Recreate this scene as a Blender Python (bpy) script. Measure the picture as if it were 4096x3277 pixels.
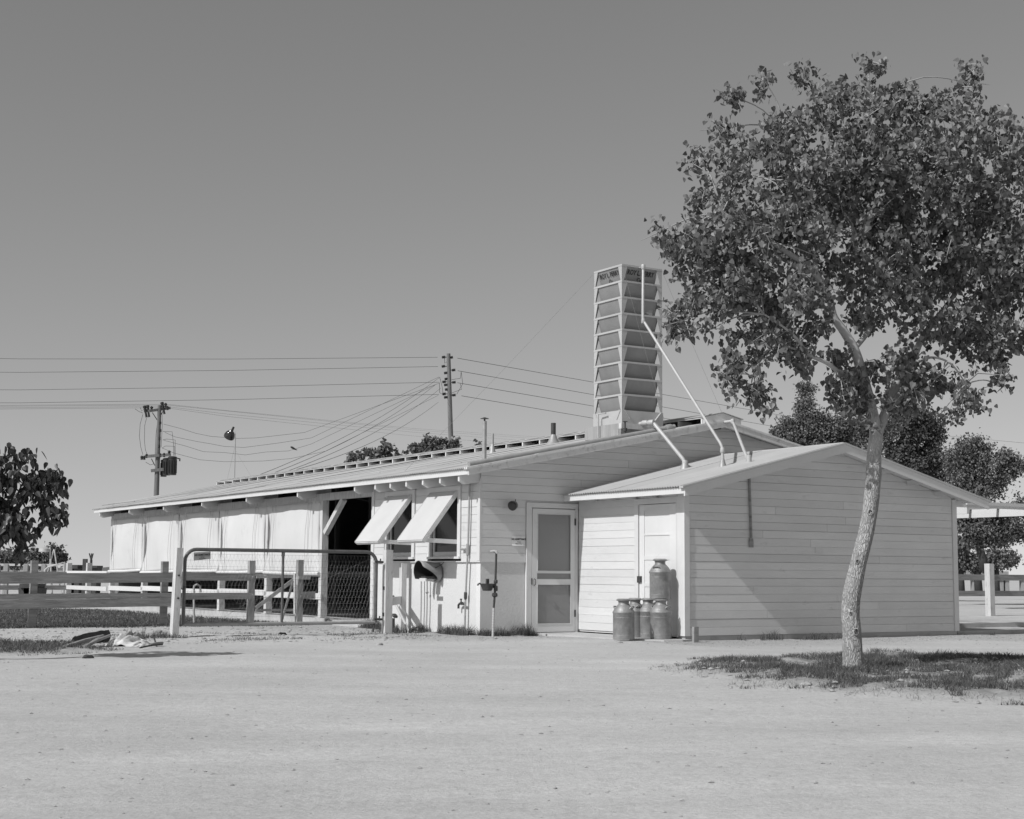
import bpy, bmesh, math, random
from mathutils import Vector, Matrix, noise
random.seed(7)
for o in list(bpy.data.objects): bpy.data.objects.remove(o)
SC = bpy.context.scene
C = SC.collection

# ------------------------------------------------------------------ camera
FPX, PITCH, ROLL, EYE = 6045.1, 0.108, 0.0073, 1.05
PW, PH = 4096.0, 3277.0
fw = Vector((0, math.cos(PITCH), math.sin(PITCH)))
rt0 = Vector((1, 0, 0)); up0 = Vector((0, -math.sin(PITCH), math.cos(PITCH)))
rt = rt0*math.cos(ROLL) + up0*math.sin(ROLL)
up = -rt0*math.sin(ROLL) + up0*math.cos(ROLL)
CAM = Vector((0, 0, EYE))
cd = bpy.data.cameras.new('camera'); cam = bpy.data.objects.new('camera', cd); C.objects.link(cam)
m = Matrix.Identity(4)
for i in range(3):
    m[i][0] = rt[i]; m[i][1] = up[i]; m[i][2] = -fw[i]; m[i][3] = CAM[i]
cam.matrix_world = m
cd.sensor_fit = 'HORIZONTAL'; cd.sensor_width = 36.0; cd.lens = 36.0*FPX/PW
cd.clip_start = 0.1; cd.clip_end = 20000
SC.camera = cam
SC.render.resolution_x = 1024; SC.render.resolution_y = 819

# building frame: u along the gable wall, v along the long wall
TH = 1.0195; RZ = math.pi/2 - TH
O = Vector((-0.5213, 25.7839, 0))
U = Vector((math.sin(TH), math.cos(TH), 0)); V = Vector((-math.cos(TH), math.sin(TH), 0))

# ------------------------------------------------------------------ light
SUN_U, SUN_V, SUN_Z = 1.0, 0.12, -0.90            # travel of the light in the building frame
sd = (U*SUN_U + V*SUN_V + Vector((0, 0, SUN_Z))).normalized()
to_sun = -sd
elev = math.asin(to_sun.z)
w = bpy.data.worlds.new('World'); SC.world = w; w.use_nodes = True
nt = w.node_tree; nt.nodes.clear()
sky = nt.nodes.new('ShaderNodeTexSky'); sky.sky_type = 'NISHITA'; sky.sun_disc = False
sky.sun_elevation = elev; sky.sun_rotation = math.atan2(to_sun.x, to_sun.y)
sky.air_density = 1.3; sky.dust_density = 0.5; sky.ozone_density = 1.0
tcw = nt.nodes.new('ShaderNodeTexCoord'); sx_ = nt.nodes.new('ShaderNodeSeparateXYZ'); cx_ = nt.nodes.new('ShaderNodeCombineXYZ')
mz_ = nt.nodes.new('ShaderNodeMath'); mz_.operation = 'MULTIPLY_ADD'; mz_.inputs[1].default_value = 0.80; mz_.inputs[2].default_value = 0.095; mx_ = nt.nodes.new('ShaderNodeMath'); mx_.operation = 'MAXIMUM'; mx_.inputs[1].default_value = 0.0
nt.links.new(tcw.outputs['Generated'], sx_.inputs[0]); nt.links.new(sx_.outputs[0], cx_.inputs[0]); nt.links.new(sx_.outputs[1], cx_.inputs[1])
nt.links.new(sx_.outputs[2], mx_.inputs[0]); nt.links.new(mx_.outputs[0], mz_.inputs[0]); nt.links.new(mz_.outputs[0], cx_.inputs[2]); nt.links.new(cx_.outputs[0], sky.inputs[0])
sep = nt.nodes.new('ShaderNodeSeparateColor')      # black-and-white film: weighted sum of the three channels
nt.links.new(sky.outputs[0], sep.inputs[0])
def wmath(op, a, b):
    n = nt.nodes.new('ShaderNodeMath'); n.operation = op
    for i, s in enumerate((a, b)):
        if isinstance(s, (int, float)): n.inputs[i].default_value = s
        else: nt.links.new(s, n.inputs[i])
    return n.outputs[0]
bw = wmath('ADD', wmath('ADD', wmath('MULTIPLY', sep.outputs[0], 1.0), wmath('MULTIPLY', sep.outputs[1], 0.0)), wmath('MULTIPLY', sep.outputs[2], 0.0))
bg = nt.nodes.new('ShaderNodeBackground'); bg.inputs[1].default_value = 0.122
wo = nt.nodes.new('ShaderNodeOutputWorld')
nt.links.new(bw, bg.inputs[0]); nt.links.new(bg.outputs[0], wo.inputs[0])
ld = bpy.data.lights.new('sun', 'SUN'); ld.energy = 3.8; ld.angle = math.radians(0.53); ld.color = (1, 1, 1)
sun = bpy.data.objects.new('sun', ld); C.objects.link(sun)
sun.rotation_euler = to_sun.to_track_quat('Z', 'Y').to_euler(); sun.location = (-20, -20, 30)
vs = SC.view_settings; vs.view_transform = 'Standard'; vs.look = 'None'; vs.exposure = 0.0; vs.gamma = 1.0; vs.use_curve_mapping = False

# ------------------------------------------------------------------ pixels of the photograph -> positions
def ray(x, y): return fw + rt*((x-PW/2)/FPX) - up*((y-PH/2)/FPX)
def onz(x, y, z=0.0):
    d = ray(x, y); return CAM + d*((z-EYE)/d.z)
def dep(x, y, Y):
    d = ray(x, y); return CAM + d*(Y/d.y)
def loc(p):
    d = p - O; return Vector((d.dot(U), d.dot(V), d.z))
def wl(u, v, z=0): return O + U*u + V*v + Vector((0, 0, z))
def onu(x, y, u0):
    d = ray(x, y); return loc(CAM + d*((u0 - (CAM-O).dot(U))/d.dot(U)))
def onv(x, y, v0):
    d = ray(x, y); return loc(CAM + d*((v0 - (CAM-O).dot(V))/d.dot(V)))

# ------------------------------------------------------------------ materials (all neutral: a black-and-white photograph)
MATS = {}
def mat(name, val, rough=0.7, var=0.12, scale=6.0, bump=0.0, bscale=40.0, metal=0.0, spec=0.4, stretch=(1, 1, 1), dirt=None, extra=None):
    if name in MATS: return MATS[name]
    mt = bpy.data.materials.new(name); mt.use_nodes = True; t = mt.node_tree
    b = t.nodes['Principled BSDF']
    b.inputs['Roughness'].default_value = rough; b.inputs['Metallic'].default_value = metal
    b.inputs['Specular IOR Level'].default_value = spec
    geo = t.nodes.new('ShaderNodeNewGeometry')
    mp = t.nodes.new('ShaderNodeMapping'); mp.inputs['Scale'].default_value = stretch
    mp.inputs['Rotation'].default_value = (0, 0, -RZ); mp.vector_type = 'TEXTURE' if False else 'POINT'
    t.links.new(geo.outputs['Position'], mp.inputs['Vector'])
    def nz(sc, det=6.0, ro=0.6):
        n = t.nodes.new('ShaderNodeTexNoise'); n.inputs['Scale'].default_value = sc; n.inputs['Detail'].default_value = det
        n.inputs['Roughness'].default_value = ro; t.links.new(mp.outputs[0], n.inputs['Vector']); return n.outputs['Fac']
    def ramp(src, p0, c0, p1, c1):
        r = t.nodes.new('ShaderNodeValToRGB'); e = r.color_ramp.elements
        e[0].position = p0; e[0].color = (c0, c0, c0, 1); e[1].position = p1; e[1].color = (c1, c1, c1, 1)
        t.links.new(src, r.inputs[0]); return r.outputs[0]
    col = ramp(nz(scale), 0.25, val*(1-var), 0.75, val*(1+var))
    if dirt:   # (scale, low, high, value): stains with a shape of their own
        msk = ramp(nz(dirt[0], 8.0, 0.68), dirt[1], 0.0, dirt[2], 1.0)
        mx = t.nodes.new('ShaderNodeMixRGB'); mx.blend_type = 'MIX'
        t.links.new(msk, mx.inputs[0]); t.links.new(col, mx.inputs[1]); mx.inputs[2].default_value = (dirt[3],)*3 + (1,)
        col = mx.outputs[0]
    # every object a little different
    oi = t.nodes.new('ShaderNodeObjectInfo')
    mr = t.nodes.new('ShaderNodeMapRange'); mr.inputs['To Min'].default_value = 0.95; mr.inputs['To Max'].default_value = 1.05
    t.links.new(oi.outputs['Random'], mr.inputs['Value'])
    mu = t.nodes.new('ShaderNodeMixRGB'); mu.blend_type = 'MULTIPLY'; mu.inputs[0].default_value = 1.0
    t.links.new(col, mu.inputs[1]); t.links.new(mr.outputs[0], mu.inputs[2]); col = mu.outputs[0]
    t.links.new(col, b.inputs['Base Color'])
    if bump > 0:
        bp = t.nodes.new('ShaderNodeBump'); bp.inputs['Strength'].default_value = bump; bp.inputs['Distance'].default_value = 0.02
        t.links.new(nz(bscale, 8.0, 0.65), bp.inputs['Height']); t.links.new(bp.outputs[0], b.inputs['Normal'])
    MATS[name] = mt
    if extra: extra(mt, t, b, mp, nz, ramp)
    return mt
mat('white_paint', 0.62, 0.55, 0.07, 1.3, 0.12, 60, dirt=(2.6, 0.58, 0.76, 0.49), stretch=(1, 1, 3.0))
mat('shutter_paint', 0.55, 0.5, 0.05, 2.0, 0.05, 60, dirt=(3.0, 0.66, 0.85, 0.5))
mat('worn_paint', 0.66, 0.65, 0.10, 2.5, 0.2, 50, dirt=(9.0, 0.54, 0.70, 0.46))
mat('trim_paint', 0.62, 0.55, 0.06, 2.0, 0.12, 60, dirt=(6.0, 0.60, 0.75, 0.52))
mat('plaster', 0.62, 0.9, 0.05, 2.0, 0.35, 26, dirt=(1.6, 0.60, 0.85, 0.58))
mat('concrete', 0.42, 0.9, 0.14, 2.0, 0.3, 30, dirt=(2.2, 0.55, 0.75, 0.28))
mat('zinc', 0.45, 0.60, 0.08, 1.1, 0.05, 30, metal=0.0, dirt=(3.5, 0.60, 0.78, 0.36), stretch=(1, 1, 1))
mat('tower_zinc', 0.47, 0.55, 0.10, 2.5, 0.08, 25, metal=0.2, dirt=(5.0, 0.55, 0.75, 0.40))
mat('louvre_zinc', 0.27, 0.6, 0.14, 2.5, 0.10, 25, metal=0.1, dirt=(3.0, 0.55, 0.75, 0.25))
mat('canvas', 0.61, 0.95, 0.05, 1.2, 0.2, 40, dirt=(1.6, 0.56, 0.80, 0.50))
mat('rope', 0.42, 0.9)
mat('old_wood', 0.25, 0.85, 0.35, 3.0, 0.6, 14, stretch=(0.35, 1, 6.0), dirt=(2.5, 0.55, 0.75, 0.11))
mat('post_wood', 0.30, 0.85, 0.25, 4.0, 0.5, 18, stretch=(3, 3, 0.4), dirt=(3.0, 0.60, 0.75, 0.18))
mat('weathered_white', 0.55, 0.8, 0.15, 4.0, 0.4, 24, stretch=(3, 3, 0.6), dirt=(5.0, 0.56, 0.70, 0.28))
mat('pole_wood', 0.15, 0.9, 0.4, 5.0, 0.6, 20, stretch=(5, 5, 0.25))
mat('dark_wood', 0.07, 0.9, 0.3, 5.0, 0.5, 20)
mat('iron', 0.06, 0.55, 0.3, 12, 0.3, 60, metal=0.2)
mat('gate_pipe', 0.13, 0.5, 0.3, 9, 0.2, 60, metal=0.3)
mat('pale_pipe', 0.44, 0.5, 0.10, 9, 0.1, 60, metal=0.1)
mat('grey_pipe', 0.34, 0.5, 0.15, 9, 0.1, 60, metal=0.2)
mat('fence_wire', 0.28, 0.5, 0.1, 20, metal=0.4)
mat('line_wire', 0.03, 0.6)
mat('insulator', 0.035, 0.25)
mat('black_enamel', 0.025, 0.12, spec=0.6)
mat('transformer_paint', 0.03, 0.4)
mat('milk_tin', 0.28, 0.50, 0.30, 7.0, 0.25, 35, metal=0.35, dirt=(6.0, 0.48, 0.70, 0.20))
mat('glass_dark', 0.015, 0.12, 0.1)
mat('sign_face', 0.62, 0.6, 0.06, 18, dirt=(14.0, 0.62, 0.8, 0.4))
mat('old_sign_face', 0.36, 0.6, 0.15, 18, dirt=(14.0, 0.58, 0.75, 0.14))
mat('ink', 0.02, 0.7)
mat('pale_ink', 0.12, 0.7)
mat('hood_tin', 0.30, 0.6, 0.12, 6, 0.1, 40)
mat('hood_dark', 0.02, 0.8)  # near-black tone for the sheet added inside the hood
mat('rag', 0.62, 0.95, 0.2, 8, 0.4, 30, dirt=(9, 0.54, 0.68, 0.2))
mat('bark_log', 0.06, 0.95, 0.4, 8, 0.8, 12)
mat('stone', 0.34, 0.95, 0.3, 9, 0.4, 30)
mat('feather', 0.02, 0.8)
mat('far_paint', 0.5, 0.8)
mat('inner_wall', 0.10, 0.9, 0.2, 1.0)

def leaf_material(name, val, rough, trans, spec=0.5):
    mt = bpy.data.materials.new(name); mt.use_nodes = True; t = mt.node_tree; b = t.nodes['Principled BSDF']
    at = t.nodes.new('ShaderNodeAttribute'); at.attribute_name = 'tint'
    mr = t.nodes.new('ShaderNodeMapRange'); mr.inputs['To Min'].default_value = val*0.6; mr.inputs['To Max'].default_value = val*1.5
    t.links.new(at.outputs['Fac'], mr.inputs['Value'])
    cb = t.nodes.new('ShaderNodeCombineColor')
    for i in range(3): t.links.new(mr.outputs[0], cb.inputs[i])
    t.links.new(cb.outputs[0], b.inputs['Base Color'])
    b.inputs['Roughness'].default_value = rough; b.inputs['Specular IOR Level'].default_value = spec
    tr = t.nodes.new('ShaderNodeBsdfTranslucent'); t.links.new(cb.outputs[0], tr.inputs[0])
    ms = t.nodes.new('ShaderNodeMixShader'); ms.inputs[0].default_value = trans
    t.links.new(b.outputs[0], ms.inputs[1]); t.links.new(tr.outputs[0], ms.inputs[2])
    t.links.new(ms.outputs[0], t.nodes['Material Output'].inputs[0])
    MATS[name] = mt
leaf_material('poplar_leaf', 0.15, 0.46, 0.25, 0.4)
leaf_material('mulberry_leaf', 0.055, 0.42, 0.12)
leaf_material('far_leaf', 0.14, 0.6, 0.15, 0.3)
leaf_material('dark_far_leaf', 0.10, 0.6, 0.15, 0.3)
leaf_material('grass_blade', 0.115, 0.8, 0.25, 0.2)
leaf_material('dry_grass', 0.30, 0.8, 0.25, 0.2)

def bark_extra(mt, t, b, mp, nz, ramp):
    # furrowed bark: stretched voronoi ridges
    mp2 = t.nodes.new('ShaderNodeMapping'); mp2.inputs['Scale'].default_value = (58, 58, 8.0)
    geo = t.nodes.new('ShaderNodeNewGeometry')
    no = t.nodes.new('ShaderNodeTexNoise'); no.inputs['Scale'].default_value = 5.0
    t.links.new(geo.outputs['Position'], no.inputs['Vector'])
    mx = t.nodes.new('ShaderNodeMixRGB'); mx.blend_type = 'ADD'; mx.inputs[0].default_value = 0.16
    t.links.new(geo.outputs['Position'], mx.inputs[1]); t.links.new(no.outputs['Color'], mx.inputs[2])
    t.links.new(mx.outputs[0], mp2.inputs['Vector'])
    vo = t.nodes.new('ShaderNodeTexVoronoi'); vo.feature = 'DISTANCE_TO_EDGE'; vo.inputs['Scale'].default_value = 1.0
    t.links.new(mp2.outputs[0], vo.inputs['Vector'])
    sz_ = t.nodes.new('ShaderNodeSeparateXYZ'); t.links.new(geo.outputs['Position'], sz_.inputs[0])
    ad_ = t.nodes.new('ShaderNodeMath'); ad_.operation = 'MULTIPLY_ADD'; ad_.inputs[1].default_value = 1.6; t.links.new(no.outputs['Fac'], ad_.inputs[0]); t.links.new(sz_.outputs[2], ad_.inputs[2])
    mrz = t.nodes.new('ShaderNodeMapRange'); mrz.inputs['From Min'].default_value = 2.9; mrz.inputs['From Max'].default_value = 4.1; t.links.new(ad_.outputs[0], mrz.inputs['Value'])
    def toone(a): n = t.nodes.new('ShaderNodeMixRGB'); t.links.new(mrz.outputs[0], n.inputs[0]); t.links.new(a, n.inputs[1]); n.inputs[2].default_value = (1,1,1,1); return n.outputs[0]
    r = toone(ramp(vo.outputs['Distance'], 0.0, 0.0, 0.22, 1.0))
    bp = t.nodes.new('ShaderNodeBump'); bp.inputs['Strength'].default_value = 0.8; bp.inputs['Distance'].default_value = 0.012
    t.links.new(r, bp.inputs['Height']); t.links.new(bp.outputs[0], b.inputs['Normal'])
    old = b.inputs['Base Color'].links[0].from_socket
    r2 = toone(ramp(vo.outputs['Distance'], 0.0, 0.58, 0.16, 1.0))
    mu = t.nodes.new('ShaderNodeMixRGB'); mu.blend_type = 'MULTIPLY'; mu.inputs[0].default_value = 1.0
    t.links.new(old, mu.inputs[1]); t.links.new(r2, mu.inputs[2]); t.links.new(mu.outputs[0], b.inputs['Base Color'])
mat('bark', 0.41, 0.9, 0.18, 3.0, dirt=(7.0, 0.60, 0.72, 0.2), extra=bark_extra)
mat('smooth_bark', 0.46, 0.8, 0.18, 7.0, 0.25, 30, dirt=(9.0, 0.56, 0.68, 0.14))
mat('twig', 0.34, 0.8, 0.2, 9)
mat('dark_bark', 0.05, 0.9, 0.3, 9)
mat('knot', 0.05, 0.9, 0.3, 20)

def screen_material():
    mt = bpy.data.materials.new('fly_screen'); mt.use_nodes = True; t = mt.node_tree; b = t.nodes['Principled BSDF']
    b.inputs['Base Color'].default_value = (0.33, 0.33, 0.33, 1); b.inputs['Roughness'].default_value = 0.7
    tr = t.nodes.new('ShaderNodeBsdfTransparent'); ms = t.nodes.new('ShaderNodeMixShader'); ms.inputs[0].default_value = 0.42
    t.links.new(b.outputs[0], ms.inputs[1]); t.links.new(tr.outputs[0], ms.inputs[2]); t.links.new(ms.outputs[0], t.nodes['Material Output'].inputs[0])
    MATS['fly_screen'] = mt
screen_material()

def ground_material():
    mt = bpy.data.materials.new('dirt'); mt.use_nodes = True; t = mt.node_tree; b = t.nodes['Principled BSDF']
    b.inputs['Roughness'].default_value = 0.95; b.inputs['Specular IOR Level'].default_value = 0.15
    geo = t.nodes.new('ShaderNodeNewGeometry')
    def nz(sc, det, ro=0.6, st=(1, 1, 1)):
        mp = t.nodes.new('ShaderNodeMapping'); mp.inputs['Scale'].default_value = st; t.links.new(geo.outputs['Position'], mp.inputs[0])
        n = t.nodes.new('ShaderNodeTexNoise'); n.inputs['Scale'].default_value = sc; n.inputs['Detail'].default_value = det; n.inputs['Roughness'].default_value = ro
        t.links.new(mp.outputs[0], n.inputs['Vector']); return n.outputs['Fac']
    def ramp(src, p0, c0, p1, c1):
        r = t.nodes.new('ShaderNodeValToRGB'); e = r.color_ramp.elements
        e[0].position = p0; e[0].color = (c0,)*3+(1,); e[1].position = p1; e[1].color = (c1,)*3+(1,)
        t.links.new(src, r.inputs[0]); return r.outputs[0]
    def mul(a, c):
        n = t.nodes.new('ShaderNodeMixRGB'); n.blend_type = 'MULTIPLY'; n.inputs[0].default_value = 1; t.links.new(a, n.inputs[1]); t.links.new(c, n.inputs[2]); return n.outputs[0]
    col = ramp(nz(0.45, 5), 0.3, 0.50, 0.7, 0.57)
    col = mul(col, ramp(nz(0.9, 6, 0.65, (0.35, 1.3, 1)), 0.30, 0.93, 0.62, 1.02))     # faint wheel streaks
    col = mul(col, ramp(nz(38, 6, 0.75), 0.30, 0.80, 0.60, 1.05))                      # grit
    col = mul(col, ramp(nz(9, 4, 0.7), 0.30, 0.88, 0.60, 1.03))
    col = mul(col, ramp(nz(0.16, 4, 0.6), 0.35, 0.90, 0.62, 1.02))
    col = mul(col, ramp(nz(1.7, 7, 0.75, (0.5, 1.2, 1)), 0.24, 0.70, 0.36, 1.0))                  # scuffed damp patches
    def attr(nm): n = t.nodes.new('ShaderNodeAttribute'); n.attribute_name = nm; return n.outputs['Fac']
    col = mul(col, ramp(attr('track'), 0.0, 0.97, 1.0, 1.04))
    def mixf(f, a, b): n = t.nodes.new('ShaderNodeMixRGB'); t.links.new(f, n.inputs[0]); t.links.new(a, n.inputs[1]); t.links.new(b, n.inputs[2]); return n.outputs[0]
    col = mixf(attr('gravel'), col, mul(col, ramp(nz(55, 3, 0.8), 0.38, 0.50, 0.60, 1.05)))
    at = t.nodes.new('ShaderNodeAttribute'); at.attribute_name = 'soil'
    sc_ = t.nodes.new('ShaderNodeMath'); sc_.operation = 'MULTIPLY'; t.links.new(at.outputs['Fac'], sc_.inputs[0])
    t.links.new(ramp(nz(3.5, 6, 0.7), 0.36, 0.25, 0.60, 1.0), sc_.inputs[1])
    mx = t.nodes.new('ShaderNodeMixRGB'); t.links.new(sc_.outputs[0], mx.inputs[0]); t.links.new(col, mx.inputs[1]); mx.inputs[2].default_value = (0.15, 0.15, 0.15, 1)
    t.links.new(mx.outputs[0], b.inputs['Base Color'])
    bp = t.nodes.new('ShaderNodeBump'); bp.inputs['Strength'].default_value = 0.55; bp.inputs['Distance'].default_value = 0.02
    ad = t.nodes.new('ShaderNodeMath'); ad.operation = 'ADD'
    t.links.new(nz(30, 8, 0.72), ad.inputs[0]); t.links.new(nz(5, 5, 0.6), ad.inputs[1])
    t.links.new(ad.outputs[0], bp.inputs['Height']); t.links.new(bp.outputs[0], b.inputs['Normal'])
    MATS['dirt'] = mt
ground_material()

# ------------------------------------------------------------------ mesh helpers
BASE = {}      # object -> base point in its own frame
class MB:
    def __init__(s): s.v = []; s.f = []; s.smooth = False; s.tint = None
    def add(s, vs_, fs):
        k = len(s.v); s.v += [tuple(p) for p in vs_]; s.f += [tuple(i+k for i in f) for f in fs]; return s
    def box(s, x0, x1, y0, y1, z0, z1):
        p = [(x0,y0,z0),(x1,y0,z0),(x1,y1,z0),(x0,y1,z0),(x0,y0,z1),(x1,y0,z1),(x1,y1,z1),(x0,y1,z1)]
        return s.add(p, [(0,3,2,1),(4,5,6,7),(0,1,5,4),(1,2,6,5),(2,3,7,6),(3,0,4,7)])
    def beam(s, a, b, wd, ht, upv=(0,0,1)):
        a = Vector(a); b = Vector(b); d = (b-a).normalized(); u_ = Vector(upv)
        sd_ = d.cross(u_)
        if sd_.length < 1e-4: sd_ = d.cross(Vector((1,0,0)))
        sd_.normalize(); u2 = sd_.cross(d).normalized()
        p = []
        for q in (a, b):
            for i, j in ((-1,-1),(1,-1),(1,1),(-1,1)): p.append(q + sd_*(i*wd/2) + u2*(j*ht/2))
        return s.add(p, [(3,2,1,0),(4,5,6,7),(0,1,5,4),(1,2,6,5),(2,3,7,6),(3,0,4,7)])
    def prism(s, poly, axis, a, b):
        n = len(poly)
        def mk(p, t): return (t,p[0],p[1]) if axis == 0 else (p[0],t,p[1]) if axis == 1 else (p[0],p[1],t)
        vs_ = [mk(p,a) for p in poly] + [mk(p,b) for p in poly]
        fs = [tuple(range(n))[::-1], tuple(range(n,2*n))] + [(i,(i+1)%n,n+(i+1)%n,n+i) for i in range(n)]
        return s.add(vs_, fs)
    def tube(s, pts, r, n=8, cap=True):
        pts = [Vector(p) for p in pts]; rs = r if isinstance(r, (list, tuple)) else [r]*len(pts)
        k = len(s.v); prev = None; rings = []
        for i, p in enumerate(pts):
            d = (pts[min(i+1,len(pts)-1)] - pts[max(i-1,0)])
            d = d.normalized() if d.length > 1e-9 else Vector((0,0,1))
            if prev is None:
                a_ = d.cross(Vector((0,0,1)));
                if a_.length < 1e-3: a_ = d.cross(Vector((1,0,0)))
            else:
                a_ = prev - d*prev.dot(d)
                if a_.length < 1e-4: a_ = d.cross(Vector((0.3,1,0)))
            a_.normalize(); prev = a_; b_ = d.cross(a_)
            rings.append([p + (a_*math.cos(2*math.pi*j/n) + b_*math.sin(2*math.pi*j/n))*rs[i] for j in range(n)])
        for ring in rings: s.v += [tuple(q) for q in ring]
        for i in range(len(pts)-1):
            for j in range(n):
                s.f.append((k+i*n+j, k+i*n+(j+1)%n, k+(i+1)*n+(j+1)%n, k+(i+1)*n+j))
        if cap:
            s.f.append(tuple(k+j for j in range(n))[::-1]); s.f.append(tuple(k+(len(pts)-1)*n+j for j in range(n)))
        return s
    def lathe(s, prof, c=(0,0,0), n=20, axis=None, cap=True):
        k = len(s.v); c = Vector(c); ax = Vector(axis or (0,0,1)).normalized()
        a_ = ax.cross(Vector((0.1,1,0))).normalized(); b_ = ax.cross(a_)
        for r_, z_ in prof:
            for j in range(n):
                t = 2*math.pi*j/n; s.v.append(tuple(c + ax*z_ + (a_*math.cos(t)+b_*math.sin(t))*r_))
        for i in range(len(prof)-1):
            for j in range(n): s.f.append((k+i*n+j, k+i*n+(j+1)%n, k+(i+1)*n+(j+1)%n, k+(i+1)*n+j))
        if cap:
            s.f.append(tuple(k+j for j in range(n))[::-1]); s.f.append(tuple(k+(len(prof)-1)*n+j for j in range(n)))
        return s
    def mesh(s, name, off=(0,0,0), smooth=False, ang=None):
        me = bpy.data.meshes.new(name); o = Vector(off)
        me.from_pydata([(p[0]-o.x, p[1]-o.y, p[2]-o.z) for p in s.v], [], s.f)
        if s.tint:
            a = me.attributes.new('tint', 'FLOAT', 'FACE'); a.data.foreach_set('value', s.tint)
        bm = bmesh.new(); bm.from_mesh(me); bmesh.ops.recalc_face_normals(bm, faces=bm.faces); bm.to_mesh(me); bm.free()
        if smooth:
            for p in me.polygons: p.use_smooth = True
            try: me.set_sharp_from_angle(angle=math.radians(ang or 40))
            except Exception: pass
        return me
    def part(s, name, mt, parent, smooth=False, ang=None, label=None, kind=None):
        b = BASE[parent.name]
        me = s.mesh(name, b, smooth, ang); me.materials.append(MATS[mt])
        ob = bpy.data.objects.new(name, me); C.objects.link(ob); ob.parent = parent; BASE[ob.name] = b
        if label: ob['label'] = label
        if kind: ob['kind'] = kind
        return ob
    def solo(s, name, mt, label, cat, base, frame='b', group=None, smooth=False, kind=None, ang=None):
        b = Vector(base); me = s.mesh(name, b, smooth, ang); me.materials.append(MATS[mt])
        ob = bpy.data.objects.new(name, me); C.objects.link(ob); place(ob, b, frame); tag(ob, label, cat, group, kind); return ob
def place(ob, b, frame):
    BASE[ob.name] = Vector(b)
    if frame == 'b': ob.location = wl(b[0], b[1], b[2]); ob.rotation_euler = (0,0,RZ)
    else: ob.location = b
def tag(ob, label=None, cat=None, group=None, kind=None):
    if label: ob['label'] = label
    if cat: ob['category'] = cat
    if group: ob['group'] = group
    if kind: ob['kind'] = kind
def thing(name, label, cat, base, frame='b', group=None):
    ob = bpy.data.objects.new(name, None); C.objects.link(ob); ob.empty_display_size = 0.2
    place(ob, Vector(base), frame); tag(ob, label, cat, group); return ob
def inst(me, name, parent, p, rot=(0,0,0), scale=(1,1,1), kind=None):
    ob = bpy.data.objects.new(name, me); C.objects.link(ob); ob.parent = parent
    b = BASE[parent.name]; ob.location = Vector(p) - b; ob.rotation_euler = rot; ob.scale = scale; BASE[ob.name] = Vector(p)
    if kind: ob['kind'] = kind
    return ob
def unit_board(name, mt):
    e = 0.5
    me = MB().box(-e,e,-e,e,-e,e).mesh(name); me.materials.append(MATS[mt]); return me
def part_group(name, parent):     # an Empty part that carries pieces
    ob = bpy.data.objects.new(name, None); C.objects.link(ob); ob.parent = parent; ob.empty_display_size = 0.1; BASE[ob.name] = BASE[parent.name]; return ob
FONT = None
def text_part(name, body, size, mt, parent, origin, xdir, ydir, sx=1.0, bold=0.0, align='CENTER'):
    """flat lettering as a thin mesh lying on a surface; origin/xdir/ydir in the parent's frame"""
    cu = bpy.data.curves.new(name, 'FONT'); cu.body = body; cu.size = size; cu.align_x = align; cu.align_y = 'CENTER'; cu.offset = bold; cu.extrude = 0.0008; cu.resolution_u = 2
    tmp = bpy.data.objects.new('tmp', cu); C.objects.link(tmp)
    bpy.context.view_layer.update()
    me = bpy.data.meshes.new_from_object(tmp.evaluated_get(bpy.context.evaluated_depsgraph_get()))
    bpy.data.objects.remove(tmp); bpy.data.curves.remove(cu)
    x = Vector(xdir).normalized(); y = Vector(ydir).normalized(); z = x.cross(y)
    b = BASE[parent.name]; o_ = Vector(origin) - b
    for v_ in me.vertices:
        c = v_.co; v_.co = o_ + x*(c.x*sx) + y*c.y + z*c.z
    me.materials.clear(); me.materials.append(MATS[mt]); me.name = name
    ob = bpy.data.objects.new(name, me); C.objects.link(ob); ob.parent = parent; BASE[ob.name] = b; return ob
def rnd(a, b): return a + (b-a)*random.random()
def nzs(x, y, s, seed=0.0): return noise.noise(Vector((x*s+seed, y*s-seed, seed*1.7)))
def sstep(a, b, x):
    t = min(1, max(0, (x-a)/(b-a))); return t*t*(3-2*t)

# ================================================================== the setting
def mound(x, y):
    r = math.sqrt(((x-4.95)/3.35)**2 + ((y-16.5)/3.95)**2) + 0.16*nzs(x, y, 0.9, 3.1) + 0.07*nzs(x, y, 2.6, 1.1)
    return 1 - sstep(0.72, 1.06, r)
def pile_grass(x, y):
    r = math.sqrt(((x+8.3)/3.3)**2 + ((y-20.3)/2.1)**2) + 0.22*nzs(x, y, 0.9, 5.0)
    return 1 - sstep(0.7, 1.05, r)
def lawn(x, y):
    p = loc(Vector((x, y, 0))); e = 0.35*nzs(x, y, 0.5, 2.0)
    a = sstep(5.2, 6.3, p.y + e); b = 1 - sstep(-1.5, -0.4, p.x + e*0.6)
    return a*b
def tracks(x, y):      # wheel tracks across the yard
    r = 0.0
    for c0, c1, c2, w_ in ((9.3,0.28,-0.02,0.34),(10.9,0.28,-0.02,0.30),(7.4,0.16,-0.03,0.30),(12.2,0.10,0.0,0.36),(13.9,0.10,0.0,0.30),(17.2,-0.12,0.01,0.4),(18.8,-0.12,0.01,0.36)):
        r += math.exp(-((y - c0 - c1*x - c2*x*x)/w_)**2)
    return min(1.0, r)*(0.5+0.5*sstep(-0.3, 0.3, nzs(x, y, 0.5, 5.5)))
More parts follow.
